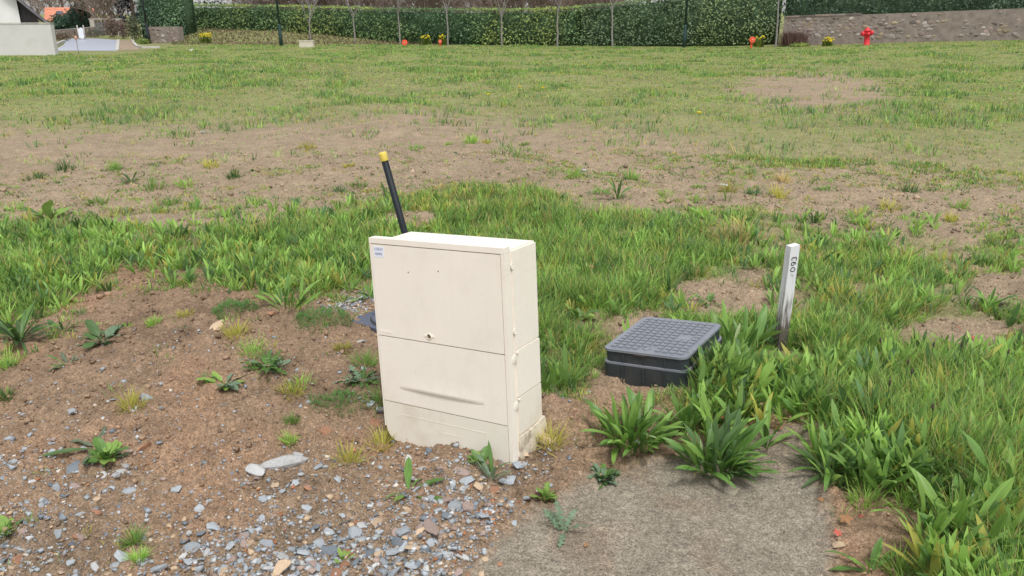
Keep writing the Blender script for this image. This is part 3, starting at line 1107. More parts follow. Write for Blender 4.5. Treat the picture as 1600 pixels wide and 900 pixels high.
def bush(name, u, vb, Y, w, h, cols, label, n=900, leaf=.10, blade=False, seed=0, cat='bush'):
    r = np.random.default_rng(seed)
    p = at_depth(u, vb, Y)
    p.z = Hs(p.x, p.y)
    k = r.random(n)[:, None]
    c = np.array(cols[0]) * (1 - k) + np.array(cols[1]) * k
    if blade:
        P = np.stack([r.normal(0, w * .16, n), r.normal(0, w * .16, n), np.zeros(n) - .02], 1)
        az = np.arctan2(P[:, 1], P[:, 0]) + r.normal(0, .5, n)
        V, Q, T, C = blades(P, h * r.uniform(.5, 1.1, n), np.full(n, leaf * .3), az, r.uniform(0, .35, n), r.uniform(0, .5, n), 3, c)
        m = raw_mesh(name, V, Q, T, C)
    else:
        d = r.normal(0, 1, (n, 3))
        d /= np.linalg.norm(d, axis=1)[:, None]
        rr = r.random(n)[:, None] ** .45
        P = d * rr * np.array([w / 2, w / 2, h / 2]) + np.array([0, 0, h / 2])
        P *= (1 + .25 * (fbm(d[:, 0] * 3 + 5, d[:, 2] * 3 + seed, 3, 2) - .5))[:, None]
        V, Q, T, C = leaf_quads(P, np.full(n, leaf), d, c)
        m = raw_mesh(name, V, Q, None, C)
    return tag(link(name, m, M_FAR, None, tuple(p)), label, cat)
bush('brown_bush', 177, 62, 49, .95, 1.35, (srgb(92, 74, 66), srgb(150, 128, 112)), 'brown dry bush at the back of the footpath, left one', 900, .12, seed=1)
bush('brown_bush', 194, 63, 48, .9, 1.15, (srgb(86, 70, 66), srgb(132, 110, 100)), 'brown rounded bush at the end of the footpath', 900, .10, seed=2)
bush('olive_bush', 213, 71, 43.5, .75, 1.3, (srgb(70, 78, 58), srgb(120, 128, 96)), 'olive green bush left of the black lamp post', 900, .10, seed=3)
bush('low_green_plant', 224, 74, 40.5, .8, .28, (srgb(86, 110, 50), srgb(140, 158, 84)), 'low green plant at the foot of the black lamp post', 300, .10, seed=4)
bush('brown_bush', 96, 62, 44.5, 1.1, .42, (srgb(92, 78, 66), srgb(132, 112, 92)), 'low clipped brown bush behind the grey garden wall', 600, .10, seed=5)
bush('olive_bush', 150, 58, 50, 1.4, .65, (srgb(82, 84, 74), srgb(130, 128, 112)), 'low grey bush between the white sign and the brown bush', 500, .11, seed=6)
bush('brown_bush', 1240, 62, 35.2, 1.2, .66, (srgb(96, 76, 72), srgb(146, 118, 108)), 'reddish brown twiggy bush at the left end of the stone wall', 1500, .10, True, seed=7)
bush('low_green_plant', 1250, 65, 34.6, .9, .16, (srgb(110, 136, 60), srgb(160, 174, 90)), 'low green plant below the reddish brown bush', 260, .10, seed=8)

def flowering(u, vb, Y, w, h, label, seed, nfl=26):
    r = random.Random(seed)
    p = at_depth(u, vb, Y)
    p.z = Hs(p.x, p.y)
    root = empty('flowering_plant', tuple(p))
    n = 110
    q = np.random.default_rng(seed)
    P = np.stack([q.normal(0, w * .2, n), q.normal(0, w * .2, n), np.zeros(n)], 1)
    k = q.random(n)[:, None]
    c = np.array(srgb(84, 108, 50)) * (1 - k) + np.array(srgb(140, 150, 60)) * k
    V, Q, T, C = blades(P, h * q.uniform(.5, 1.0, n), np.full(n, .04), q.uniform(0, 6.28, n), q.uniform(0, .5, n), q.uniform(0, .5, n), 3, c)
    link('leaves', raw_mesh('leaves', V, Q, T, C), M_GRASS, root)
    bm = bmesh.new()
    for k in range(nfl):
        a = r.uniform(0, 6.28)
        rr = w * .5 * math.sqrt(r.random())
        cx, cy, cz = math.cos(a) * rr, math.sin(a) * rr, h * r.uniform(.6, 1.05)
        s = r.uniform(.03, .05)
        bmesh.ops.create_icosphere(bm, subdivisions=1, radius=s, matrix=Matrix.Translation((cx, cy, cz)) @ Matrix.Diagonal((1, 1, .7, 1)))
    f = link('blossom', bm_mesh(bm, 'blossom'), M_YELLOWFL, root)
    f['kind'] = 'stuff'
    tag(root, label, 'plant')
flowering(323, 74, 40.2, .6, .45, 'yellow flowering plant on the bank left of the concrete block', 1, 40)
flowering(666, 70, 38.8, .45, .44, 'yellow flowering plant between the two orange markers', 2, 18)
flowering(692, 69, 38.9, .34, .46, 'yellow flowering plant behind the small orange paddle marker', 3, 14)
flowering(1186, 64.5, 35.6, .5, .45, 'sparse yellow flowering plant beside the orange marker near the stone wall', 4, 10)
flowering(1294, 62, 34.0, .45, .34, 'yellow flowering plant at the foot of the stone wall left of the hydrant', 5, 22)

# -- lamp posts
def lamp_post(u, vb, Y, h, mat, lean, label):
    p = at_depth(u, vb, Y)
    p.z = Hs(p.x, p.y)
    root = empty('lamp_post', tuple(p))
    link('base', lathe_mesh('base', [(.085, -.1), (.085, .5), (.07, .55), (.07, .9), (.055, .95)], 12), mat, root)
    link('pole', lathe_mesh('pole', [(.05, .95), (.042, h - .2), (.042, h)], 12), mat, root)
    a = link('bracket', box_mesh('bracket', -.33, .05, -.025, .025, h - .05, h, .01), mat, root)
    hd = link('lamp_head', lathe_mesh('lamp_head', [(.07, h - .02), (.2, h - .06), (.21, h - .1), (.2, h - .11)], 14), mat, root)
    hd.location = (-.30, 0, 0)
    lg = link('lamp_glass', lathe_mesh('lamp_glass', [(.17, h - .113), (.17, h - .2), (.1, h - .29), (.03, h - .31)], 14), M_LAMPGLASS, root)
    lg.location = (-.30, 0, 0)
    root.rotation_euler = (0, lean, 0)
    tag(root, label, 'lamp post')
lamp_post(234, 70, 41.0, 2.27, M_BLACKPOST, -.03, 'black lamp post with pale lantern beside the short pinkish wall')
lamp_post(440, 75, 38.0, 4.2, M_GREENPOST, -.012, 'thin dark green lamp post in front of the trimmed hedge')
lamp_post(1069, 68, 36.4, 4.2, M_GREENPOST, 0.0, 'thin dark green lamp post in front of the tall hedge')

# -- hydrant, markers, block, sign, rod
def hydrant():
    p = at_depth(1355, 64.3, 33.4)
    p.z = Hs(p.x, p.y)
    root = empty('fire_hydrant', tuple(p))
    link('barrel', lathe_mesh('barrel', [(.15, -.05), (.15, .03), (.125, .05), (.115, .40), (.13, .42), (.13, .58)], 20), M_RED, root)
    link('bonnet', lathe_mesh('bonnet', [(.15, .581), (.15, .62), (.12, .68), (.055, .725), (.03, .73), (.03, .76), (.005, .762)], 20), M_RED, root)
    for s in (-1, 1):
        c = link('outlet_cap', lathe_mesh('outlet_cap', [(.07, .128), (.10, .135), (.105, .23), (.085, .262), (.03, .265), (.03, .285), (.004, .287)], 16, 'x'), M_RED, root)
        c.location = (0, 0, .50)
        c.rotation_euler = (0, 0, 0 if s > 0 else math.pi)
    c = link('outlet_cap', lathe_mesh('front_cap', [(.06, .118), (.085, .125), (.085, .18), (.03, .185), (.03, .2), (.004, .202)], 16, 'y'), M_RED, root)
    c.location = (0, 0, .47)
    c.rotation_euler = (0, 0, math.pi)
    ch = Tubes(5)
    ch.add([(.14, -.1, .36), (.2, -.1, .33), (.23, -.08, .38), (.22, -.05, .44)], [.012] * 4)
    link('chain', ch.mesh('chain'), M_KERB, root)
    root.rotation_euler = (0, -.10, 0)
    root.scale = (.9, .9, .9)
    tag(root, 'red fire hydrant standing in front of the rubble stone wall', 'fire hydrant')
hydrant()

def marker(u, vb, Y, hh, hr, label, stake=True, flat=.35, name='marker_post'):
    p = at_depth(u, vb, Y)
    p.z = Hs(p.x, p.y)
    root = empty(name, tuple(p))
    link('stake', box_mesh('stake', -.035, .035, -.03, .03, -.1, hh, .006), M_ORANGE, root)
    d = link('disc', lathe_mesh('disc', [(hr * .9, -hr * flat), (hr, -hr * flat * .6), (hr, hr * flat * .6), (hr * .9, hr * flat)], 24, 'y'), M_ORANGE, root)
    d.location = (0, -.031 - hr * flat, hh)
    link('rivet', lathe_mesh('rivet', [(.03, -.012), (.02, -.02), (.004, -.021)], 10, 'y'), M_KERB, d).location = (0, -hr * flat, 0)
    tag(root, label, 'marker')
marker(633, 73.5, 38.0, .15, .13, 'short marker with round orange disc near the middle of the hedge')
marker(688, 71.5, 37.9, .20, .085, 'small orange paddle marker in front of yellow flowers')
marker(1174.5, 63.6, 34.9, .34, .125, 'taller marker with round orange disc left of the stone wall')

p = at_depth(480, 75, 36.6); p.z = Hs(p.x, p.y)
root = empty('concrete_block', tuple(p))
link('body', box_mesh('body', -.31, .31, -.15, .15, -.1, .25, .02), M_CONCRETE, root)
link('cap', box_mesh('cap', -.325, .325, -.165, .165, .252, .285, .01), M_CONCRETE, root)
tag(root, 'low pale concrete block at the foot of a young tree', 'block')

p = at_depth(128, 59.5, 46.5)
root = empty('street_sign', (p.x, p.y, 0), math.radians(12))
link('panel', prism_mesh('panel', [(-.13, .10), (.06, .06), (.13, .14), (.13, .58), (.02, .66), (-.13, .56)], -.02, .02, 'y', .01), M_WHITE, root)
for s in (-.16, .16):
    link('post', lathe_mesh('post', [(.03, -.2), (.03, .78), (.005, .785)], 8), M_KERB, root).location = (s, .05, 0)
tag(root, 'small white sign panel between two short posts beside the road', 'sign')
p = at_depth(122, 79, 30.6)
root = empty('survey_rod', (p.x, p.y, Hs(p.x, p.y)))
link('rod', lathe_mesh('rod', [(.012, -.2), (.012, .52)], 8), M_TWIG, root)
link('flag_tip', lathe_mesh('flag_tip', [(.02, .521), (.05, .54), (.05, .62), (.01, .66)], 8), surf('faded_orange', srgb(204, 150, 130), .8), root)
tag(root, 'thin rod with faded orange tip at the edge of the road', 'rod')
# gateway far behind the road
root = empty('gateway', (at_depth(168, 50, 54).x, 54, 0))
for s in (-1, 1):
    link('pillar', box_mesh('pillar', s * .85 - .14, s * .85 + .14, -.14, .14, -.2, .98, .02), M_STONE[3], root)
link('beam', box_mesh('beam', -1.05, 1.05, -.1, .1, .983, 1.09, .02), M_STONE[3], root)
for k in range(8):
    link('slat', box_mesh('slat', -.66 + k * .19 - .07, -.66 + k * .19 + .07, -.03, .03, .05, .86, .006), M_DARKWOOD, root)
tag(root, 'low gateway with pale beam in the thicket beyond the road', 'gate')

# ------------------------------------------------------------------ the cabinet
def cream_material():
    m = surf('cream_polyester', srgb(241, 233, 220), .42, .025, 3, .04, 500, spec=.35, dirt=srgb(200, 188, 165), dirt_amt=.25, dscale=5)
    N, L = m.node_tree.nodes, m.node_tree.links
    b = N['Principled BSDF']
    src = b.inputs['Base Color'].links[0].from_socket
    tc = N.new('ShaderNodeTexCoord')
    mp = N.new('ShaderNodeMapping')
    mp.inputs['Scale'].default_value = (34, 34, 1.6)
    L.new(tc.outputs['Object'], mp.inputs['Vector'])
    no = N.new('ShaderNodeTexNoise')
    no.inputs['Scale'].default_value = 1
    no.inputs['Detail'].default_value = 5
    L.new(mp.outputs[0], no.inputs['Vector'])
    r1 = N.new('ShaderNodeMapRange')
    r1.inputs['From Min'].default_value = .52
    r1.inputs['From Max'].default_value = .75
    r1.inputs['To Max'].default_value = .09
    L.new(no.outputs['Fac'], r1.inputs['Value'])
    sp = N.new('ShaderNodeTexNoise')                     # flecks of splashed mud
    sp.inputs['Scale'].default_value = 75
    sp.inputs['Detail'].default_value = 2
    L.new(tc.outputs['Object'], sp.inputs['Vector'])
    r2 = N.new('ShaderNodeMapRange')
    r2.inputs['From Min'].default_value = .68
    r2.inputs['From Max'].default_value = .74
    r2.inputs['To Max'].default_value = .25
    L.new(sp.outputs['Fac'], r2.inputs['Value'])
    col = src
    for f, cc in ((r1.outputs[0], srgb(206, 192, 168)), (r2.outputs[0], srgb(186, 164, 136))):
        x = N.new('ShaderNodeMix')
        x.data_type = 'RGBA'
        L.new(f, x.inputs['Factor'])
        L.new(col, x.inputs['A'])
        x.inputs['B'].default_value = (*cc, 1)
        col = x.outputs['Result']
    L.new(col, b.inputs['Base Color'])
    return m
M_CAB = cream_material()
M_CABDIRT = surf('soiled_cream_polyester', srgb(232, 225, 210), .5, .04, 3, .05, 400, spec=.3, dirt=srgb(176, 152, 120), dirt_amt=.4, dscale=6)
M_SEAM = surf('seam_shadow_and_plug_paint', srgb(70, 62, 52), .9, .1, 5)  # dark colour stands in for shade in seams, gaps and notch; also screw plugs
M_STICK = surf('white_sticker', srgb(228, 232, 244), .5, .02, 5)
M_INK = surf('blue_grey_ink', srgb(92, 106, 140), .7, .05, 5)
M_BRASS = surf('lock_brass', srgb(120, 98, 66), .45, .3, 60, metal=.3)
M_BLACKPL = surf('black_polyethylene', srgb(52, 58, 62), .5, .12, 6, .1, 200, spec=.45, dirt=srgb(98, 92, 84), dirt_amt=.45, dscale=7)
M_LIDPL = surf('grey_weathered_plastic', srgb(128, 132, 140), .42, .1, 8, .1, 200, spec=.5, dirt=srgb(140, 132, 122), dirt_amt=.4, dscale=8)
M_MARK = surf('black_marker_ink', srgb(34, 36, 44), .7, .3, 60)
M_MARKFADE = surf('faded_marker_ink', srgb(150, 152, 162), .8, .2, 60)

def text_mesh(s, size, name, extrude=.0003):
    cu = bpy.data.curves.new(name, 'FONT')
    cu.body = s
    cu.size = size
    cu.extrude = extrude
    cu.align_x = 'LEFT'
    o = bpy.data.objects.new(name, cu)
    COL.objects.link(o)
    dg = bpy.context.evaluated_depsgraph_get()
    m = bpy.data.meshes.new_from_object(o.evaluated_get(dg))
    m.name = name
    bpy.data.objects.remove(o)
    return m

def frame_matrix(o, yaw, rl, rp):
    cy, sy = math.cos(yaw), math.sin(yaw)
    ex, ey, ez = Vector((cy, sy, 0)), Vector((-sy, cy, 0)), Vector((0, 0, 1))
    ez = (ez + ex * math.tan(rl) + ey * math.tan(rp)).normalized()
    ex = (ex - ez * ex.dot(ez)).normalized()
    ey = ez.cross(ex)
    m = Matrix((ex, ey, ez)).transposed().to_4x4()
    m.translation = o
    return m

def cabinet():
    W, Ht, D, z1, z2 = .579, .7706, .2148, .3993, .1366
    root = empty('meter_cabinet')
    root.matrix_world = frame_matrix(Vector((.0048, 2.4169, 0)), -.5379, -.0785, .0513)
    # shell: one block per tier, the lower ones a little proud
    link('body', box_mesh('body', -W + .03, -.006, .034, D - .004, .0, Ht - .014, .006), M_CAB, root)
    link('back_plate', box_mesh('back_plate', -W + .008, -.004, .030, .0338, .0, Ht - .02), M_SEAM, root)  # dark colour put in for the shade behind the door seams
    # side panels
    sp = [(.4035, Ht - .02), (.2285, .3975), (.085, .2225)]
    for k, (a, b) in enumerate(sp):
        e = .0 if k == 0 else .0018
        m = prism_mesh('side_panel', [(.052, a), (D + .001 * k, a), (D + .001 * k, b), (.052, b)], -.0058, -.0015 + e, 'x', .003)
        link('side_panel', m, M_CAB if k < 2 else M_CABDIRT, root)
    # flared foot at the side
    pts = [(.052, -.12), (.052, .08), (.13, .075), (D - .02, .082), (D + .016, .088), (D + .03, .03), (D + .02, -.12)]
    link('foot', prism_mesh('foot', pts, -.03, .004, 'x', .003), surf('muddy_cream_polyester', srgb(226, 216, 196), .6, .06, 3, .05, 400, spec=.3, dirt=srgb(112, 88, 62), dirt_amt=.95, dscale=14), root)
    # hinges on the side
    for zz in (.385, .212):
        h = link('hinge', lathe_mesh('hinge', [(.018, -.002), (.018, .0002), (.017, .0007), (.003, .0008)], 20, 'x'), M_CAB, root)
        h.location = (0, .036, zz - .012)
        k = link('hinge_pin', lathe_mesh('hinge_pin', [(.006, .0), (.006, .0025), (.003, .004)], 12, 'x'), M_CAB, h)
        k.location = (0.002, .018, .020)
    for zz in (.470, .700):
        h = link('bolt_cover', lathe_mesh('bolt_cover', [(.011, -.003), (.011, .0004), (.009, .0010), (.0085, .0002), (.004, .0002), (.003, .0010), (.001, .0010)], 16, 'x'), M_CAB, root)
        h.location = (0, .05, zz)
    # frame
    link('frame_rail', box_mesh('frame_top', -W, 0, 0, .036, Ht - .020, Ht, .0045, 3), M_CAB, root)
    link('frame_rail', box_mesh('frame_left', -W, -W + .0075, .001, .034, .03, Ht - .0205, .002), M_CAB, root)
    link('frame_rail', box_mesh('frame_right', -.0145, -.0, .0005, .035, -.08, Ht - .0205, .003), M_CAB, root)
    # upper door
    dx0, dx1 = -W + .0098, -.0168
    door = link('door', box_mesh('door', dx0, dx1, -.001, .028, z1 + .002, Ht - .0236, .0022, 3), M_CAB, root)
    lk = link('lock', lathe_mesh('lock', [(.0115, -.0008), (.0115, -.0035), (.0085, -.0045), (.0082, -.0012), (.001, -.0012)], 20, 'y'), M_CAB, door)
    lk.location = (-W * .57, -.001, z1 + .026)
    link('lock_core', lathe_mesh('lock_core', [(.008, -.0013), (.008, -.003), (.001, -.0031)], 16, 'y'), M_BRASS, lk)
    for s in (-1, 1):
        link('lock_wing', box_mesh('lock_wing', s * .0125 - .001 if s > 0 else -.0215, .0215 if s > 0 else -.0125 + .001, -.0024, 0, -.0022, .0022, .0008), M_CAB, lk)
    # raised maker's mark, too worn to read
    bm = bmesh.new()
    for k, (w_, h_) in enumerate(((.006, .011), (.009, .011), (.007, .010), (.009, .011), (.008, .009))):
        x_ = dx0 + .009 + k * .0112
        add_box(bm, x_, x_ + w_, -.0019, -.0005, z1 + .013, z1 + .013 + h_)
        add_box(bm, x_ + .002, x_ + w_ - .002, -.0024, -.0019, z1 + .016, z1 + .011 + h_)
    link('raised_mark', bm_mesh(bm, 'raised_mark'), M_CAB, door)
    for (px, pz) in ((-.405, Ht - .115), (-.272, Ht - .10)):
        link('screw_plug', lathe_mesh('screw_plug', [(.0022, -.001), (.0022, -.0022), (.0005, -.0025)], 10, 'y'), M_SEAM, door).location = (px, 0, pz)
    st = link('sticker', box_mesh('sticker', dx0 + .012, dx0 + .058, -.0016, -.00105, Ht - .0700, Ht - .0305), M_STICK, door)
    for k, s in enumerate(('LORAY', 'N0093')):
        t = link('lettering', text_mesh(s, .0135, 'lettering', .0001), M_INK, st)
        t.location = (dx0 + .0155, -.00185, Ht - .0445 - .0175 * k)
        t.rotation_euler = (math.pi / 2, 0, 0)
        t.scale = (.92, 1, 1)
    # lower door with its ridge
    low = link('lower_door', box_mesh('lower_door', dx0, dx1, -.001, .028, z2 + .002, z1 - .002, .0022, 3), M_CAB, root)
    # wedge: thickest at its lower right, fading to the left
    rx0, rx1, rz = -W + .085, -.105, z2 + .062
    bm = bmesh.new()
    n = 14
    rows = []
    for k in range(n + 1):
        t = k / n
        x = rx0 + (rx1 - rx0) * t
        p = math.sin(math.pi * t) ** .7
        row = [bm.verts.new((x, -.0005, rz - .002))]
        for q in range(7):
            q_ = q / 6
            row.append(bm.verts.new((x, -.0007 - .0048 * p * (1 - q_) ** 2.2, rz + .09 * q_)))
        rows.append(row)
    for a, b in zip(rows, rows[1:]):
        for q in range(7):
            f = bm.faces.new((a[q], a[q + 1], b[q + 1], b[q]))
            f.smooth = q > 0
    link('hand_ridge', bm_mesh(bm, 'hand_ridge'), M_CAB, low)
    # plinth panel with a rounded lower corner, lifted clear of the ground
    R = .055
    zb = -.035
    pts = [(-.0168, -.09), (-.0168, z2 - .002), (dx0, z2 - .002), (dx0 + .001, zb + R + .01)]
    for k in range(1, 9):
        a = k / 8 * math.pi / 2
        pts.append((dx0 + R * .9 - R * .9 * math.cos(a) + .001, zb + .01 + R - R * math.sin(a)))
    pts += [(-.30, zb - .005), (-.2, -.09)]
    pl = link('plinth', prism_mesh('plinth', pts, -.001, .030, 'y', .002), M_CABDIRT, root)
    # embossed frame on the plinth
    for nm, b in (('top', (-W + .09, -.105, z2 - .046, z2 - .0445)), ('end', (-.106, -.1045, z2 - .09, z2 - .046))):
        link('emboss', box_mesh('emboss_' + nm, b[0], b[1], -.0019, -.0005, b[2], b[3], .0003), M_CABDIRT, pl)
    bm = bmesh.new()
    for k in range(7):
        add_box(bm, -.31 + k * .012, -.303 + k * .012, -.0018, -.0005, z2 - .088, z2 - .080)
    link('raised_mark', bm_mesh(bm, 'raised_mark'), M_CABDIRT, pl)
    # black block standing in for the shade in the gap under the corner
    sl = link('dark_gap_block', box_mesh('dark_gap_block', -W + .06, -.1, .04, D - .03, -.25, .02, .01), M_BLACKPL, root)
    tag(root, 'cream plastic meter cabinet leaning to the left on gravelly soil', 'meter cabinet')
cabinet()

# ------------------------------------------------------------------ black marker pole with yellow cap
def pole():
    b = on_ground(686, 556)
    t = at_depth(597.5, 238, b.y - .02)
    root = empty('marker_pole', tuple(b))
    d = t - b
    L_ = d.length
    root.rotation_mode = 'QUATERNION'
    root.rotation_quaternion = d.to_track_quat('Z', 'Y')
    prof = [(.0148, -.1), (.0148, L_ - .03)]
    link('tube', lathe_mesh('tube', prof, 20), surf('black_tube', srgb(20, 28, 33), .55, .15, 20, .05, 200, spec=.35), root)
    link('cap', lathe_mesh('cap', [(.0166, L_ - .036), (.0170, L_ - .034), (.0170, L_ - .004), (.0155, L_), (.001, L_ + .001)], 20), surf('yellow_plastic_cap', srgb(220, 198, 92), .5, .08, 40), root)
    tag(root, 'slanting black plastic pole with yellow cap behind the cabinet', 'pole')
pole()

# ------------------------------------------------------------------ water meter pit with waffle lid
def rounded_rect(x0, x1, y0, y1, r, n=5):
    pts = []
    for cx, cy, a0 in ((x1 - r, y0 + r, -90), (x1 - r, y1 - r, 0), (x0 + r, y1 - r, 90), (x0 + r, y0 + r, 180)):
        for k in range(n + 1):
            a = math.radians(a0 + 90 * k / n)
            pts.append((cx + r * math.cos(a), cy + r * math.sin(a)))
    return pts

def meter_pit():
    W, D = .380, .452
    root = empty('meter_pit')
    root.matrix_world = frame_matrix(Vector((.3897, 3.1301, .1272)), -.573, -.1146, .0026)
    link('upper_ring', prism_mesh('upper_ring', rounded_rect(.006, W - .006, .006, D - .006, .03), -.058, -.014, 'z', .002), M_BLACKPL, root)
    link('flange', prism_mesh('flange', rounded_rect(-.002, W + .002, -.002, D + .002, .032), -.066, -.0582, 'z', .002), M_LIDPL, root)
    link('lower_ring', prism_mesh('lower_ring', rounded_rect(-.004, W + .004, -.004, D + .004, .032), -.30, -.0662, 'z', .002), M_BLACKPL, root)
    rib = box_mesh('rib', -.004, .004, -.006, .006, -.30, -.067, .0015, 1)
    rib.materials.append(M_BLACKPL)
    rib2 = box_mesh('rib', -.003, .003, -.003, .006, -.0575, -.0165, .001, 1)
    rib2.materials.append(M_BLACKPL)
    for k in range(3):
        for mm, yy in ((rib, -.004), (rib2, .005)):
            o = link('rib', mm, None, root)
            o.location = (W * (.25 + .25 * k), yy, 0)
        o = link('rib', rib, None, root)
        o.location = (W + .004, D * (.25 + .25 * k), 0)
        o.rotation_euler = (0, 0, math.pi / 2)
    link('lid_gap', prism_mesh('lid_gap', rounded_rect(.008, W - .008, .008, D - .008, .03), -.0138, -.0102, 'z'), M_SEAM, root)  # shade under the lid edge, put in as a dark layer
    lid = link('lid', prism_mesh('lid', rounded_rect(0, W, 0, D, .034, 7), -.010, .0, 'z', .0035), M_LIDPL, root)
    link('lid_notch', box_mesh('lid_notch', W * .40, W * .54, -.0012, .012, -.0165, -.0103, .001), M_SEAM, root)
    nx, ny = 10, 12
    px, py = (W - .045) / nx, (D - .045) / ny
    sx, sy = px * .66, py * .62
    vs = prism_mesh('stud', [(-sx / 2, -sy / 2), (sx / 2, -sy / 2), (sx / 2, sy / 2), (-sx / 2, sy / 2)], -.001, .0065, 'z', .0014)
    vs.materials.append(M_LIDPL)
    for i in range(nx):
        for j in range(ny):
            if j == 0 and i in (4, 5) or j == 1 and i in (5,) or (i in (7, 8) and j in (5, 6)):
                continue
            o = link('stud', vs, None, lid)
            o.location = (.0225 + px * (i + .5), .0225 + py * (j + .5), 0)
    # arrow and two plain maker's fields in the pattern
    ax, ay = .0225 + px * 4.9, .0225 + py * .55
    link('arrow_mark', prism_mesh('arrow_mark', [(ax - .022, ay + .012), (ax - .006, ay + .012), (ax - .006, ay + .03), (ax + .008, ay + .03), (ax + .008, ay + .012), (ax + .022, ay + .012), (ax, ay - .014)], .0002, .004, 'z', .001), M_LIDPL, lid)
    cx, cy = .0225 + px * 8, .0225 + py * 6
    ring = prism_mesh('maker_field', rounded_rect(cx - px * .85, cx + px * .85, cy - py * .8, cy + py * .8, .006), .0002, .0022, 'z', .001)
    link('maker_field', ring, M_LIDPL, lid)
    tag(root, 'black plastic meter pit with square waffle patterned lid', 'meter pit')
meter_pit()

# ------------------------------------------------------------------ second cover, half hidden by the cabinet
def round_cover():
    c = on_ground(620, 500)
    root = empty('inspection_cover', (-.56, 3.72, Hs(-.60, 3.66) + .022), math.radians(-37))
    root.rotation_euler = (math.radians(2), math.radians(-2), math.radians(-40))
    blue = surf('blue_grey_plastic', srgb(86, 92, 108), .5, .1, 8, .1, 200, spec=.5, dirt=srgb(120, 112, 104), dirt_amt=.4, dscale=8)
    link('frame', prism_mesh('frame', rounded_rect(-.185, .185, -.185, .185, .02), -.08, 0, 'z', .003), blue, root)
    lid = link('lid', lathe_mesh('lid', [(.150, -.002), (.150, .010), (.145, .013), (.001, .013)], 40), blue, root)
    link('lid_gap', lathe_mesh('lid_gap', [(.157, .0004), (.157, .0012), (.1495, .0013)], 40), M_SEAM, root)  # dark ring painted in for the shade round the lid
    bar = box_mesh('rib', -.04, .04, -.007, .007, .012, .017, .001, 1)
    bar.materials.append(blue)
    for j in range(-5, 6):
        for i in (-1, 0, 1):
            if math.hypot(abs(i) * .09 + .03, j * .024) < .142:
                link('rib', bar, None, lid).location = (i * .09, j * .024, 0)
    tag(root, 'blue grey round inspection cover half hidden behind the cabinet', 'inspection cover')
round_cover()

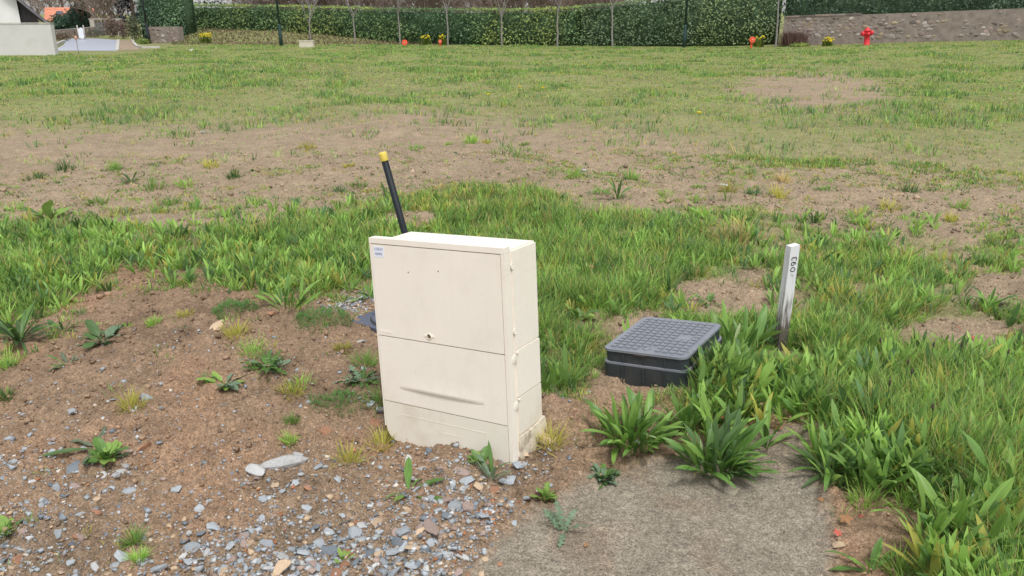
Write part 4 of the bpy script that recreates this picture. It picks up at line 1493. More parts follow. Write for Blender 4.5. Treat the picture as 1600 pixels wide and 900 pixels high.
# ------------------------------------------------------------------ white numbered stake
def stake():
    b = on_ground(1218, 546)
    t = at_depth(1241, 383, b.y + .012)
    root = empty('survey_stake', tuple(b))
    root.matrix_world = frame_matrix(b, math.radians(17), math.atan2((t - b).x, (t - b).z), math.atan2((t - b).y, (t - b).z))
    Hh = (t - b).length
    m, N, L, bs = new_mat('whitewashed_wood')
    bs.inputs['Roughness'].default_value = .85
    tc = N.new('ShaderNodeTexCoord')
    mp = N.new('ShaderNodeMapping')
    mp.inputs['Scale'].default_value = (60, 60, 9)
    L.new(tc.outputs['Object'], mp.inputs['Vector'])
    no = N.new('ShaderNodeTexNoise')
    no.inputs['Scale'].default_value = 1.0
    no.inputs['Detail'].default_value = 7
    L.new(mp.outputs[0], no.inputs['Vector'])
    sp = N.new('ShaderNodeSeparateXYZ')
    L.new(tc.outputs['Object'], sp.inputs[0])
    # paint has worn off and the wood is soiled near the foot
    zr = N.new('ShaderNodeMapRange')
    zr.inputs['From Min'].default_value = .0
    zr.inputs['From Max'].default_value = .36
    zr.inputs['To Min'].default_value = .72
    zr.inputs['To Max'].default_value = .02
    L.new(sp.outputs['Z'], zr.inputs['Value'])
    ad = N.new('ShaderNodeMath')
    L.new(zr.outputs[0], ad.inputs[0])
    L.new(no.outputs['Fac'], ad.inputs[1])
    rp = N.new('ShaderNodeValToRGB')
    rp.color_ramp.elements[0].position = .62
    rp.color_ramp.elements[0].color = (*srgb(216, 215, 217), 1)
    rp.color_ramp.elements[1].position = 1.05
    rp.color_ramp.elements[1].color = (*srgb(92, 84, 76), 1)
    e = rp.color_ramp.elements.new(.78)
    e.color = (*srgb(190, 186, 184), 1)
    L.new(ad.outputs[0], rp.inputs[0])
    L.new(rp.outputs[0], bs.inputs['Base Color'])
    bp = N.new('ShaderNodeBump')
    bp.inputs['Strength'].default_value = .3
    bp.inputs['Distance'].default_value = .003
    L.new(no.outputs['Fac'], bp.inputs['Height'])
    L.new(bp.outputs[0], bs.inputs['Normal'])
    hw, hd = .0245, .0195
    bm = bmesh.new()
    rnd = random.Random(4)
    rows = []
    for k in range(13):
        t_ = k / 12
        z = -.12 + (Hh + .12) * t_
        q = [(-hw, -hd), (hw, -hd), (hw, hd), (-hw, hd)]
        s = 1.0 + rnd.uniform(-.03, .03) - .03 * (t_ > .98)
        rows.append([bm.verts.new((x * s + rnd.uniform(-.0006, .0006), y * s, z + (.004 * (x / hw) if k == 12 else 0))) for x, y in q])
    for a, b_ in zip(rows, rows[1:]):
        for k in range(4):
            bm.faces.new((a[k], a[(k + 1) % 4], b_[(k + 1) % 4], b_[k]))
    bm.faces.new(rows[-1])
    bm.faces.new(rows[0][::-1])
    link('post', bm_mesh(bm, 'post', .0025), m, root)
    # handwritten number, read from below upwards
    def ribbon(strokes, w, name, mat, z0):
        bm = bmesh.new()
        for st in strokes:
            st = [Vector((-y, x)) for x, y in st]           # turned a quarter to the left
            prev = None
            for i, p in enumerate(st):
                d = (st[min(i + 1, len(st) - 1)] - st[max(i - 1, 0)])
                d = d.normalized() if d.length > 0 else Vector((1, 0))
                n = Vector((-d.y, d.x)) * w / 2
                a, b2 = bm.verts.new((p.x - n.x, -hd - .0012, z0 + p.y - n.y)), bm.verts.new((p.x + n.x, -hd - .0012, z0 + p.y + n.y))
                if prev:
                    bm.faces.new((prev[0], prev[1], b2, a))
                prev = (a, b2)
        me = bm_mesh(bm, name)
        o = link('digit', me, mat, root)
        return o
    def arc(cx, cy, rx, ry, a0, a1, n=12):
        return [(cx + rx * math.cos(math.radians(a0 + (a1 - a0) * k / n)), cy + ry * math.sin(math.radians(a0 + (a1 - a0) * k / n))) for k in range(n + 1)]
    s = .0125
    zt = Hh
    ribbon([arc(0, 0, .0095, .0115, 70, 430, 18)], .0038, 'zero', M_MARK, zt - .111)
    ribbon([arc(0, .004, .0080, .0075, 0, 360, 16), [(.008, .004), (.0075, -.004), (.004, -.0115), (-.003, -.0135)]], .0038, 'nine', M_MARK, zt - .084)
    ribbon([arc(-.001, .0058, .0078, .0062, 150, -75, 10) + arc(-.001, -.0062, .0088, .0066, 75, -150, 10)], .0038, 'three', M_MARK, zt - .060)
    ribbon([[(-.004, -.008), (-.004, .006), (.003, -.006), (.004, .008)]], .0026, 'faded', M_MARKFADE, zt - .137)
    tag(root, 'white wooden survey stake marked 093 standing among plantain leaves', 'survey stake')
stake()

# ------------------------------------------------------------------ loose stones
STONE_MAT = {
    'blue': surf('blue_grey_schist', srgb(160, 166, 170), .75, .22, 14, .35, 90, spec=.35, objrand=.22),
    'pale': surf('pale_grey_rock', srgb(188, 188, 186), .8, .18, 12, .4, 90, spec=.3, objrand=.15),
    'dark': surf('slate_grey_stone', srgb(112, 119, 126), .75, .2, 14, .3, 90, spec=.35, objrand=.2),
    'tan': surf('tan_stone', srgb(192, 168, 140), .9, .2, 12, .4, 90, objrand=.2),
    'pink': surf('pinkish_grey_stone', srgb(164, 144, 134), .9, .18, 12, .4, 90, objrand=.18),
    'rust': surf('rust_brown_stone', srgb(162, 120, 94), .9, .2, 12, .4, 90, objrand=.2),
}
CHIP, ROCK = {}, {}
for k, (c, m) in enumerate(STONE_MAT.items()):
    CHIP[c] = stone_mesh_set(5, 70 + k, 1, (.35, .7), .1)
    ROCK[c] = stone_mesh_set(4, 170 + k, 2, (.42, .62), .025, 11)
    for me in CHIP[c] + ROCK[c]:
        me.materials.append(m)

def px_size(w, y, z=0):
    return w * (y * CP + (CAMH - z) * SP) / FPX

def stone(u, v, w, c, label, group=None, flat=1.0, rnd=random):
    p = on_ground(u, v)
    r_ = px_size(w, p.y) / 2
    o = bpy.data.objects.new('stone', rnd.choice((ROCK if w >= 24 else CHIP)[c]))
    COL.objects.link(o)
    o.location = (p.x, p.y, p.z + r_ * .10 * flat)
    o.scale = (r_ * 1.5, r_ * 1.5, r_ * 1.25 * flat)
    ti = .28 if w < 24 else .1
    o.rotation_euler = (rnd.gauss(0, ti), rnd.gauss(0, ti), rnd.uniform(0, 6.28) if w < 40 else .35)
    if w >= 40:
        o.scale.y *= .62
    tag(o, label, 'stone', group)
    return o
COLNAME = {'blue': 'blue grey', 'pale': 'pale grey', 'dark': 'slate grey', 'tan': 'tan', 'pink': 'pinkish grey', 'rust': 'rust brown'}
for u, v, w, c, lb in (
    (440, 722, 58, 'pale', 'largest pale grey rock, jagged, on the soil left of the cabinet'),
    (465, 712, 20, 'pale', 'pale grey stone touching the right end of the largest rock'),
    (397, 736, 28, 'pale', 'rounded pale grey stone left of the largest rock'),
    (115, 731, 33, 'dark', 'dark grey block of stone beneath the wilted weed'),
    (113, 758, 28, 'pink', 'pinkish grey slab below the dark block at the wilted weed'),
    (186, 740, 27, 'pale', 'pale grey stone right of the wilted weed'),
    (200, 770, 24, 'blue', 'flat blue grey stone lying alone below the wilted weed'),
    (222, 692, 22, 'rust', 'rust brown stone right of the wilted weed leaves'),
    (507, 675, 26, 'rust', 'broad rust brown rock half sunk in the soil left of the cabinet'),
    (340, 512, 28, 'tan', 'broad tan rock half sunk below the left feathery plant'),
    (858, 664, 34, 'tan', 'long pale stone lying against the right side of the cabinet'),
    (818, 711, 20, 'tan', 'tan stone at the near corner of the cabinet'),
    (811, 727, 21, 'blue', 'blue grey stone directly below the near corner of the cabinet'),
    (796, 750, 26, 'blue', 'large blue grey stone beside the plantain at the cabinet corner'),
    (594, 662, 13, 'dark', 'slate grey stone standing against the left foot of the cabinet'),
    (582, 657, 13, 'blue', 'blue grey stone just left of the cabinet foot'),
    (586, 674, 19, 'rust', 'rust brown stone by the raised corner of the cabinet'),
    (517, 859, 24, 'dark', 'dark slate stone with sharp edges at the bottom of the gravel'),
    (475, 864, 24, 'blue', 'pointed blue grey stone at the bottom left of the dark slate stone'),
    (440, 894, 30, 'tan', 'broad tan slab at the bottom edge of the gravel'),
    (590, 818, 20, 'tan', 'rounded tan stone in the middle of the gravel'),
    (552, 833, 24, 'blue', 'smooth oblong blue grey stone in the middle of the gravel'),
    (672, 826, 30, 'pink', 'broad pinkish slab in the dense gravel'),
    (699, 781, 22, 'pink', 'pinkish square stone above the dense gravel'),
    (723, 736, 26, 'pink', 'pinkish stone with jagged top just below the cabinet'),
    (637, 722, 18, 'pale', 'pale square chip below the cabinet plinth'),
    (772, 765, 16, 'rust', 'bright rust stone below the plantain at the cabinet corner'),
    (30, 878, 17, 'rust', 'rust brown stone near the bottom left corner'),
    (427, 490, 15, 'rust', 'reddish stone between the two feathery green plants'),
    (562, 531, 15, 'pale', 'grey stone in front of the round inspection cover'),
    (232, 625, 20, 'blue', 'flat blue grey stone beside the yellow green tuft on the soil'),
    (1446, 866, 13, 'pale', 'pale square stone on the bare soil at the lower right'),
    (1311, 849, 17, 'tan', 'tan lump on the soil beside the concrete at the lower right'),
    (921, 697, 12, 'tan', 'small tan stone left of the left large plantain')):
    stone(u, v, w, c, lb, None, .8)
def place(u, v):
    if v < 660: return 'on the upper bare soil at the left'
    if u < 130: return 'near the left edge' if v < 820 else 'near the bottom left corner'
    if u < 260: return 'below the wilted weed' if v < 820 else 'at the bottom, left of the straw tufts'
    if u < 380: return 'between the wilted weed and the largest rock' if v < 800 else 'at the bottom, right of the straw tufts'
    if u < 540: return 'around the largest pale rock' if v < 790 else 'left of the dense gravel at the bottom'
    if u < 660: return 'below the left half of the cabinet' if v < 800 else 'in the dense gravel at the bottom'
    return 'below the right half of the cabinet' if v < 800 else 'in the dense gravel beside the worn concrete'
def GRAVEL_LABEL(c, u, v, w):
    return '%s %s chip %s' % ('broad' if w > 18 else 'medium' if w > 12.5 else 'small', COLNAME[c], place(u, v))
listed = [(463, 757, 17, 'blue'), (160, 743, 13, 'pale'), (275, 763, 16, 'blue'), (313, 797, 15, 'blue'), (335, 825, 18, 'blue'), (407, 805, 16, 'blue'), (437, 866, 19, 'pale'),
          (297, 858, 24, 'blue'), (493, 829, 16, 'dark'), (152, 802, 13, 'rust'), (210, 643, 12, 'blue'), (112, 648, 13, 'blue'), (337, 685, 9, 'blue'), (669, 706, 15, 'dark'),
          (669, 722, 17, 'pink'), (708, 756, 13, 'blue'), (730, 758, 19, 'blue'), (712, 790, 22, 'blue'), (753, 804, 19, 'blue'), (570, 843, 22, 'blue'), (530, 749, 15, 'blue'),
          (497, 735, 14, 'blue'), (509, 731, 15, 'blue'), (480, 763, 16, 'rust'), (594, 786, 15, 'pink'), (661, 776, 13, 'pale'), (673, 780, 14, 'blue'), (633, 834, 23, 'blue'),
          (631, 856, 19, 'blue'), (675, 849, 18, 'blue'), (597, 876, 21, 'blue'), (575, 869, 19, 'dark'), (644, 884, 21, 'blue'), (616, 895, 21, 'blue'), (740, 790, 14, 'pink'),
          (183, 753, 16, 'pale'), (150, 780, 13, 'tan'), (66, 790, 12, 'blue'), (90, 768, 10, 'blue'), (126, 806, 12, 'blue'), (8, 810, 14, 'blue'), (90, 835, 13, 'blue'),
          (150, 886, 16, 'pale'), (120, 893, 16, 'blue'), (180, 885, 22, 'blue'), (250, 893, 20, 'blue'), (222, 880, 16, 'blue'), (190, 870, 20, 'blue'), (385, 840, 14, 'blue'),
          (384, 752, 12, 'pale'), (430, 758, 12, 'tan'), (412, 780, 13, 'blue'), (440, 770, 12, 'blue'), (385, 850, 15, 'blue'), (365, 880, 13, 'blue'), (470, 880, 14, 'pale')]
for u, v, w, c in listed:
    stone(u, v, w * 1.05, c, GRAVEL_LABEL(c, u, v, w), 'loose %s chips in the gravel' % COLNAME[c], .8)
count = 0
rs = random.Random(5)
while count < 205:
    u, v = rs.uniform(-10, 860), rs.uniform(560, 915)
    d = float(table(np.array([u]), np.array([v]), SU, SV, ST)[0])
    if rs.random() > d:
        continue
    c = rs.choices(['blue', 'dark', 'pale', 'tan', 'pink', 'rust'], [5, 2, 1.6, 1.7, 1.4, .7])[0]
    w = rs.uniform(7, 14) * (1 + .55 * (d > .65))
    stone(u, v, w, c, GRAVEL_LABEL(c, u, v, w), 'loose %s chips in the gravel' % COLNAME[c], .8, rs)
    count += 1

def scatter_gravel():
    pal = np.array([srgb(160, 166, 170), srgb(130, 136, 142), srgb(184, 186, 186), srgb(186, 162, 134), srgb(158, 138, 126), srgb(170, 118, 84), srgb(204, 196, 184)])
    wts = np.array([6, 3.5, 2.4, 1.6, 1.6, .6, .5])
    bm = bmesh.new()
    bmesh.ops.create_icosphere(bm, subdivisions=1, radius=1)
    bm2 = bmesh.new()
    bmesh.ops.create_cube(bm2, size=1.3)
    bmesh.ops.triangulate(bm2, faces=bm2.faces)
    ico = np.array([v.co[:] for v in bm2.verts])
    tri = np.array([[v.index for v in f.verts] for f in bm2.faces])
    bm.free(); bm2.free()
    def make(name, x, y, size, cols, flat, label, cat):
        n = len(x)
        base = ico[None] * (1 + rng.uniform(-.42, .3, (n, len(ico), 1)))
        sc = np.stack([size, size * rng.uniform(.5, .95, n), size * rng.uniform(*flat, n)], 1) * .55
        base = base * sc[:, None, :]
        # random rotation: tilt then spin
        t = rng.normal(0, .35, n); a = rng.uniform(0, 6.28, n)
        ct, st = np.cos(t)[:, None], np.sin(t)[:, None]
        bx, by, bz = base[..., 0], base[..., 1] * ct - base[..., 2] * st, base[..., 1] * st + base[..., 2] * ct
        ca, sa = np.cos(a)[:, None], np.sin(a)[:, None]
        X = bx * ca - by * sa + x[:, None]
        Y = bx * sa + by * ca + y[:, None]
        Z = bz + (H(x, y) + size * .08)[:, None]
        V = np.stack([X, Y, Z], -1).reshape(-1, 3)
        T = (tri[None] + (np.arange(n) * len(ico))[:, None, None]).reshape(-1, 3)
        o = link(name, raw_mesh(name, V, None, T, np.repeat(cols, len(ico), 0)), M_PEBBLE)
        tag(o, label, cat, kind='stuff')
    def pick(n, w):
        k = rng.choice(len(pal), n, p=w / w.sum())
        return pal[k] * rng.uniform(.75, 1.2, (n, 1))
    # gravel spill
    N = 78000
    x = rng.uniform(-2.1, .6, N); y = rng.uniform(1.45, 3.6, N)
    u, v = to_uv(x, y)
    d = table(u + (fbm(x * 7, y * 7, 3, 3) - .5) * 150, v + (fbm(x * 7 + 9, y * 7, 5, 3) - .5) * 60, SU, SV, ST)
    sl = slab_mask(x, y)
    keep = (rng.random(N) < d ** 1.2 * .95 + .02) & (sl < .35)
    x, y = x[keep], y[keep]
    make('gravel', x, y, np.clip(rng.lognormal(-5.05, .55, len(x)) * (1 + .55 * ss(.45, .85, d[keep])), .0022, .030), pick(len(x), wts), (.4, .8), 'fine blue grey gravel spilled below the cabinet', 'gravel')
    # grey gravel pocket behind the round cover
    N = 900
    g = np.array([on_ground(570, 470)[:2], on_ground(545, 483)[:2], on_ground(590, 462)[:2]])
    k = rng.integers(0, 3, N)
    x = g[k, 0] + rng.normal(0, .06, N); y = g[k, 1] + rng.normal(0, .07, N)
    make('gravel', x, y, rng.uniform(.006, .02, N), pick(N, np.array([5, 4, 4, 1, .5, .2, 1])), (.5, .9), 'grey gravel heaped behind the round inspection cover', 'gravel')
    # soil crumbs
    N = 70000
    r_ = 1.6 * (9.0 / 1.6) ** rng.random(N)
    a = rng.uniform(-.72, .72, N)
    x, y = r_ * np.sin(a), r_ * np.cos(a)
    g = grass_map(x, y)
    sl = slab_mask(x, y) * (r_ < 5)
    cl = fbm(x * 6, y * 6, 8, 3)
    keep = (rng.random(N) < .8 * (1 - ss(.2, .6, g))) & (sl < .3) & (rng.random(N) < .25 + 1.4 * ss(.4, .65, cl))
    x, y, r_ = x[keep], y[keep], r_[keep]
    c = ground_colour(x, y) * rng.uniform(.6, 1.42, (len(x), 1))
    make('soil_crumbs', x, y, np.clip(rng.lognormal(-5.15, .7, len(x)), .002, .030) * np.clip(r_ / 3, .8, 1.8), c, (.5, .9), 'crumbs of brown earth strewn over the bare soil', 'soil')
    # grit on the worn concrete
    N = 24000
    x = rng.uniform(-.25, 1.35, N); y = rng.uniform(1.5, 2.75, N)
    keep = slab_mask(x, y) > .6
    x, y = x[keep], y[keep]
    c = C_SLAB * rng.choice([.55, .8, 1.05, 1.5], (len(x), 1), p=[.3, .3, .25, .15])
    make('grit', x, y, rng.uniform(.002, .0052, len(x)), c, (.4, .8), 'grey grit on the worn concrete in the foreground', 'grit')
scatter_gravel()

# ------------------------------------------------------------------ grass
G_BRIGHT = np.array(srgb(158, 194, 98))
G_MID = np.array(srgb(130, 166, 86))
G_DARK = np.array(srgb(88, 120, 66))
G_YEL = np.array(srgb(184, 182, 92))
G_STRAW = np.array(srgb(196, 178, 124))
G_BLUE = np.array(srgb(110, 146, 98))

AVOID = [(.56, 3.27, .34), (-.23, 2.64, .30), (-.62, 3.70, .17)]
def clear_of(x, y):
    k = np.ones(len(x), bool)
    # cabinet footprint
    c, s = math.cos(-.5379), math.sin(-.5379)
    lx = (x - .0048) * c + (y - 2.4169) * s
    ly = -(x - .0048) * s + (y - 2.4169) * c
    k &= ~((lx > -.60) & (lx < .03) & (ly > -.02) & (ly < .26))
    c, s = math.cos(-.573), math.sin(-.573)
    lx = (x - .3897) * c + (y - 3.1301) * s
    ly = -(x - .3897) * s + (y - 3.1301) * c
    k &= ~((lx > -.02) & (lx < .42) & (ly > -.02) & (ly < .48))
    c, s = math.cos(math.radians(-40)), math.sin(math.radians(-40))
    lx = (x + .56) * c + (y - 3.72) * s
    ly = -(x + .56) * s + (y - 3.72) * c
    k &= ~((abs(lx) < .2) & (abs(ly) < .2))
    return k

def mixcol(n, w):
    P = np.array([G_BRIGHT, G_MID, G_DARK, G_YEL, G_STRAW, G_BLUE])
    k = rng.choice(6, n, p=np.array(w) / sum(w))
    return P[k] * rng.uniform(.8, 1.2, (n, 1))

def tufts(cx, cy, k, radius, L, W, w, nseg=3, lean=.75, straw=None):
    """k blades around each centre, leaning outward"""
    n = len(cx)
    tc = mixcol(n, w)
    idx = np.repeat(np.arange(n), k)
    N = len(idx)
    a = rng.uniform(0, 6.28, N)
    rr = np.sqrt(rng.random(N)) * radius[idx]
    x, y = cx[idx] + np.cos(a) * rr, cy[idx] + np.sin(a) * rr
    z = H(x, y) - .004
    col = tc[idx] * rng.uniform(.8, 1.25, (N, 1))
    dead = rng.random(N) < (straw if straw is not None else .05)
    col[dead] = G_STRAW * rng.uniform(.7, 1.05, (dead.sum(), 1))
    tip = col * np.array([1.12, 1.06, .95])
    ln = L[idx] * rng.uniform(.45, 1.15, N)
    return blades(np.stack([x, y, z], 1), ln, W[idx] * rng.uniform(.7, 1.3, N), a + rng.normal(0, .6, N),
                  lean * (rr / radius[idx]) * rng.uniform(.3, 1.1, N), rng.uniform(.1, 1.1, N), nseg, col, 'grass', tip)

def scatter_grass():
    # near: 1.5 to 9 m, a finer sowing close by
    N1, N2 = 42000, 15000
    r_ = np.concatenate([np.sqrt(rng.uniform(1.5 ** 2, 9.2 ** 2, N1)), np.sqrt(rng.uniform(1.5 ** 2, 4.2 ** 2, N2))])
    a = rng.uniform(-.72, .72, N1 + N2)
    x, y = r_ * np.sin(a), r_ * np.cos(a)
    g = grass_map(x, y)
    patch = fbm(x * 2.6, y * 2.6, 11, 4)
    u, v = to_uv(x, y)
    thin = ss(300, 380, v) * (1 - ss(500, 560, v)) * ss(820, 1100, u)            # the strip right of the cabinet is broken up
    p = np.clip((g - .16) * 1.3 + (patch - .5) * (1.3 + 1.6 * thin) - .12 * thin, 0, 1) * (g > .1) + .012 * (g > .05) + (.05 + .55 * ss(.60, .72, fbm(x * 1.7, y * 1.7 + 7, 6, 3))) * (v < 345)
    p *= np.clip(3.4 / r_, .45, 1.0)
    # the stake stands clear of the grass in front of it
    st_ = on_ground(1218, 546)
    open_ = (np.hypot(x - st_.x + .04, y - st_.y + .16) > .17)
    keep = (rng.random(len(x)) < p) & clear_of(x, y) & (slab_mask(x, y) * (r_ < 5) < .25) & open_
    x, y, r_, g, patch = x[keep], y[keep], r_[keep], g[keep], patch[keep]
    u, v = to_uv(x, y)
    tall = ss(.35, .9, g) * np.clip(.1 + 1.5 * patch, .35, 1.3)
    L = (.04 + .10 * tall + .05 * ss(520, 700, v) * (u > 1250)) * rng.uniform(.7, 1.25, len(x))
    L = np.where(v < 330, L * .75, L)
    W = .0040 * np.clip(r_ / 3.0, .8, 2.4)
    nb = 12
    far = v < 335
    mid = (r_ > 4.6) & ~far
    nr = ~far & ~mid
    W3 = (5.5, 5.5, 2.0, 1.0, .3, 2.0)
    a1 = tufts(x[nr], y[nr], nb, rng.uniform(.02, .05, nr.sum()), L[nr], W[nr], W3, 3, .85, .07)
    a3 = tufts(x[mid], y[mid], nb, rng.uniform(.025, .06, mid.sum()), L[mid], W[mid], W3, 2, .85, .07)
    a2 = tufts(x[far], y[far], nb, rng.uniform(.03, .07, far.sum()), L[far], W[far], (3, 4, 2, 2.6, .8, 1.6), 2, .8, .12)
    V, Q, T, C = join_parts([a1, a2, a3])
    tag(link('grass', raw_mesh('grass', V, Q, T, C), M_GRASS), 'rank green grass growing in patches round the cabinet', 'grass', kind='stuff')
    # far field 9 to 44 m
    N = 138000
    r_ = np.sqrt(rng.uniform(8.6 ** 2, 46 ** 2, N))
    a = rng.uniform(-.66, .66, N)
    x, y = r_ * np.sin(a), r_ * np.cos(a)
    g = grass_map(x, y)
    u, v = to_uv(x, y)
    patch = fbm(x * 1.1, y * 1.1, 12, 3)
    fine = fbm(x * 3.3, y * 3.3, 3, 3)
    p = np.clip((g - .13) * 1.15 + (fine - .5) * 1.5, 0, 1) * (g > .08) + .05 + .6 * ss(.60, .72, fbm(x * 1.3, y * 1.3 + 7, 6, 3)) * (g < .4)
    p *= np.clip(14 / r_ + .25, .4, 1)
    road = (v < 79.5) & (u < 222)
    lim = np.interp(u, [0, 86, 90, 184, 225, 280, 500, 640, 800, 1000, 1220, 1600], [29.6, 29.6, 30.6, 30.8, 32, 38.5, 39.6, 39, 38.3, 37.4, 35.4, 31.8])
    keep = (rng.random(N) < p) & (y < lim) & ~road
    x, y, r_, g, patch, fine = x[keep], y[keep], r_[keep], g[keep], patch[keep], fine[keep]
    u, v = to_uv(x, y)
    L = (.05 + .07 * ss(.45, .7, patch) + .03 * (fine - .5)) * rng.uniform(.7, 1.3, len(x)) * (1 - .35 * ss(120, 70, v))
    W = .0085 * (r_ / 9) ** .75
    lush = ss(.5, .62, patch) 
    wa, wb = (3, 4.5, 2, 1, .2, 3.0), (3, 4, 1, 2.2, .8, 1.2)
    k = rng.random(len(x)) < lush
    b1 = tufts(x[k], y[k], 4, rng.uniform(.04, .10, k.sum()) * np.clip(r_[k] / 14, .7, 1.6), L[k] * 1.15, W[k], wa, 2, .8, .03)
    b2 = tufts(x[~k], y[~k], 4, rng.uniform(.04, .12, (~k).sum()) * np.clip(r_[~k] / 14, .7, 1.6), L[~k] * .85, W[~k], wb, 2, .9, .10)
    V, Q, T, C = join_parts([b1, b2])
    tag(link('meadow_grass', raw_mesh('meadow_grass', V, Q, T, C), M_GRASS), 'patchy meadow grass over the field up to the hedge', 'grass', kind='stuff')
scatter_grass()

# ------------------------------------------------------------------ broad leaves standing in the grass
PU = np.array([0, 100, 200, 300, 400, 500, 600, 800, 900, 1000, 1100, 1200, 1300, 1400, 1500, 1600.])
PV = np.array([330, 360, 400, 440, 470, 500, 540, 600, 660, 720, 780, 840, 920.])
PT = np.array([[float(c) for c in r.split()] for r in """
0 0 1 1 0 1 1 1 0 0 1 1 1 1 0 0
4 3 3 2 3 4 2 1 1 2 2 3 3 2 0 0
8 8 6 6 8 7 4 3 2 2 2 3 2 2 1 1
9 8 1 3 9 8 4 4 3 2 1 2 3 3 2 2
8 3 0 0 5 3 1 3 2 1 1 3 4 3 2 2
4 0 0 0 0 0 0 3 1 1 3 6 3 1 1 1
1 0 0 0 0 0 0 2 1 2 7 8 5 2 2 3
0 0 0 0 0 0 0 0 1 2 8 8 6 4 4 5
0 0 0 0 0 0 0 0 0 0 4 4 5 5 5 6
0 0 0 0 0 0 0 0 0 0 0 0 5 6 6 6
0 0 0 0 0 0 0 0 0 0 0 0 2 4 7 7
0 0 0 0 0 0 0 0 0 0 0 0 0 2 7 8
0 0 0 0 0 0 0 0 0 0 0 0 0 2 6 8
""".strip().splitlines()]) / 9

def scatter_plantain():
    N = 24000
    r_ = np.sqrt(rng.uniform(1.6 ** 2, 6.8 ** 2, N))
    a = rng.uniform(-.70, .70, N)
    x, y = r_ * np.sin(a), r_ * np.cos(a)
    u, v = to_uv(x, y)
    d = table(u + (fbm(x * 2.5, y * 2.5, 5, 3) - .5) * 100, v + (fbm(x * 2.5, y * 2.5, 6, 3) - .5) * 40, PU, PV, PT)
    g = grass_map(x, y)
    st_ = on_ground(1218, 546)
    open_ = (np.hypot(x - st_.x + .04, y - st_.y + .16) > .19) & ~inpoly(u, v, [(900, 560), (930, 640), (1088, 640), (1092, 555)])
    keep = open_ & (rng.random(N) < d * (.29 + .5 * ss(500, 600, v) * (u > 1000)) * ss(.1, .45, g)) & clear_of(x, y) & (slab_mask(x, y) * (r_ < 5) < .2)
    x, y, r_ = x[keep], y[keep], r_[keep]
    n = len(x)
    k = 8
    idx = np.repeat(np.arange(n), k)
    M = len(idx)
    az = rng.uniform(0, 6.28, M)
    u, v = to_uv(x, y)
    near = ss(490, 600, v)
    sz = (rng.uniform(.07, .13, n) + near * .045)[idx] * rng.uniform(.6, 1.15, M)
    px = x[idx] + np.cos(az) * .012; py = y[idx] + np.sin(az) * .012
    tc = mixcol(n, (6, 4, 2, .8, 0, .6))
    col = tc[idx] * rng.uniform(.85, 1.2, (M, 1))
    yel = rng.random(M) < .03
    col[yel] = G_YEL
    V, Q, T, C = blades(np.stack([px, py, H(px, py) - .003], 1), sz, sz * rng.uniform(.11, .165, M), az, rng.uniform(.1, .75, M), rng.uniform(.0, .9, M), 5, col, 'lance')
    tag(link('plantain_leaves', raw_mesh('plantain_leaves', V, Q, T, C, smooth=True), M_GRASS), 'lance shaped plantain leaves mixed into the thick grass', 'ground cover', kind='stuff')
scatter_plantain()

# ------------------------------------------------------------------ single plants
def leaf_mesh(name, width, bend, wavy=0.0, fold=.18, n=9, prof='lance', seed=0):
    """one leaf of length 1 along +X, curling down"""
    r = random.Random(seed)
    V, Q = [], []
    x = z = 0
    ph = r.uniform(0, 6)
    for k in range(n + 1):
        t = k / n
        if k:
            th = bend * (t - .15)
            x += math.cos(th) / n
            z -= math.sin(th) / n
        if prof == 'lance':
            q_ = t ** 1.35
            w = width * (.14 + .86 * math.sin(math.pi * min(1, q_)) ** .85) * (1 if t < .999 else .25)
        elif prof == 'broad':
            w = width * ((.12 if t < .25 else .12 + .88 * math.sin(math.pi * min(1, (t - .25) / .75)) ** .7))
        else:
            w = width * (.2 + .8 * math.sin(math.pi * t) ** .8) * (.55 + .45 * math.cos(k * math.pi))
        dz = wavy * math.sin(t * 14 + ph) * width
        for s in (-1, -.5, 0, .5, 1):
            V.append((x, s * w * .5, z + abs(s) * w * fold + dz * abs(s) * (1 if s > 0 else -.7)))
        if k:
            a, b = (k - 1) * 5, k * 5
            for q in range(4):
                Q.append((a + q, b + q, b + q + 1, a + q + 1))
    return raw_mesh(name, V, Q, smooth=True)

LEAFMAT = {
    'bright': leafmat('plantain_leaf_bright', srgb(128, 164, 78), .3, .42, .24, 5, .18, .4, True),
    'green': leafmat('plantain_leaf_green', srgb(98, 134, 64), .28, .42, .24, 5, .2, .4, True),
    'dark': leafmat('plantain_leaf_dark', srgb(84, 112, 64), .25, .45, .24, 5, .2, .4, True),
    'grey': leafmat('greyish_leaf', srgb(112, 134, 106), .2, .6, .15, 8, .15),
    'wilt': leafmat('wilted_leaf', srgb(104, 116, 94), .15, .7, .25, 8, .15),
    'lime': leafmat('lime_leaf', srgb(140, 172, 86), .3, .5, .14, 10, .15),
    'straw': leafmat('straw_leaf', srgb(196, 186, 140), .2, .7, .2, 8, .15),
    'pale': leafmat('pale_underside_leaf', srgb(172, 190, 136), .3, .5, .12, 8, .1),
}
LEAVES = {}
for c, mt in LEAFMAT.items():
    LEAVES[c] = []
    for k in range(5):
        me = leaf_mesh('leaf', (.125, .145, .11, .165, .13)[k], (.35, .8, 1.2, .6, .15)[k], (.04, .1, .06, .12, .03)[k] * (2.6 if c == 'wilt' else 1), .16, 9, 'lance', k)
        me.materials.append(mt)
        LEAVES[c].append(me)
BROAD = {}
for c in ('dark', 'green', 'lime', 'grey'):
    BROAD[c] = []
    for k in range(3):
        me = leaf_mesh('leaf', (.36, .42, .3)[k], (.5, .8, .3)[k], .08, .12, 9, 'broad', 20 + k)
        me.materials.append(LEAFMAT[c])
        BROAD[c].append(me)
JAG = {}
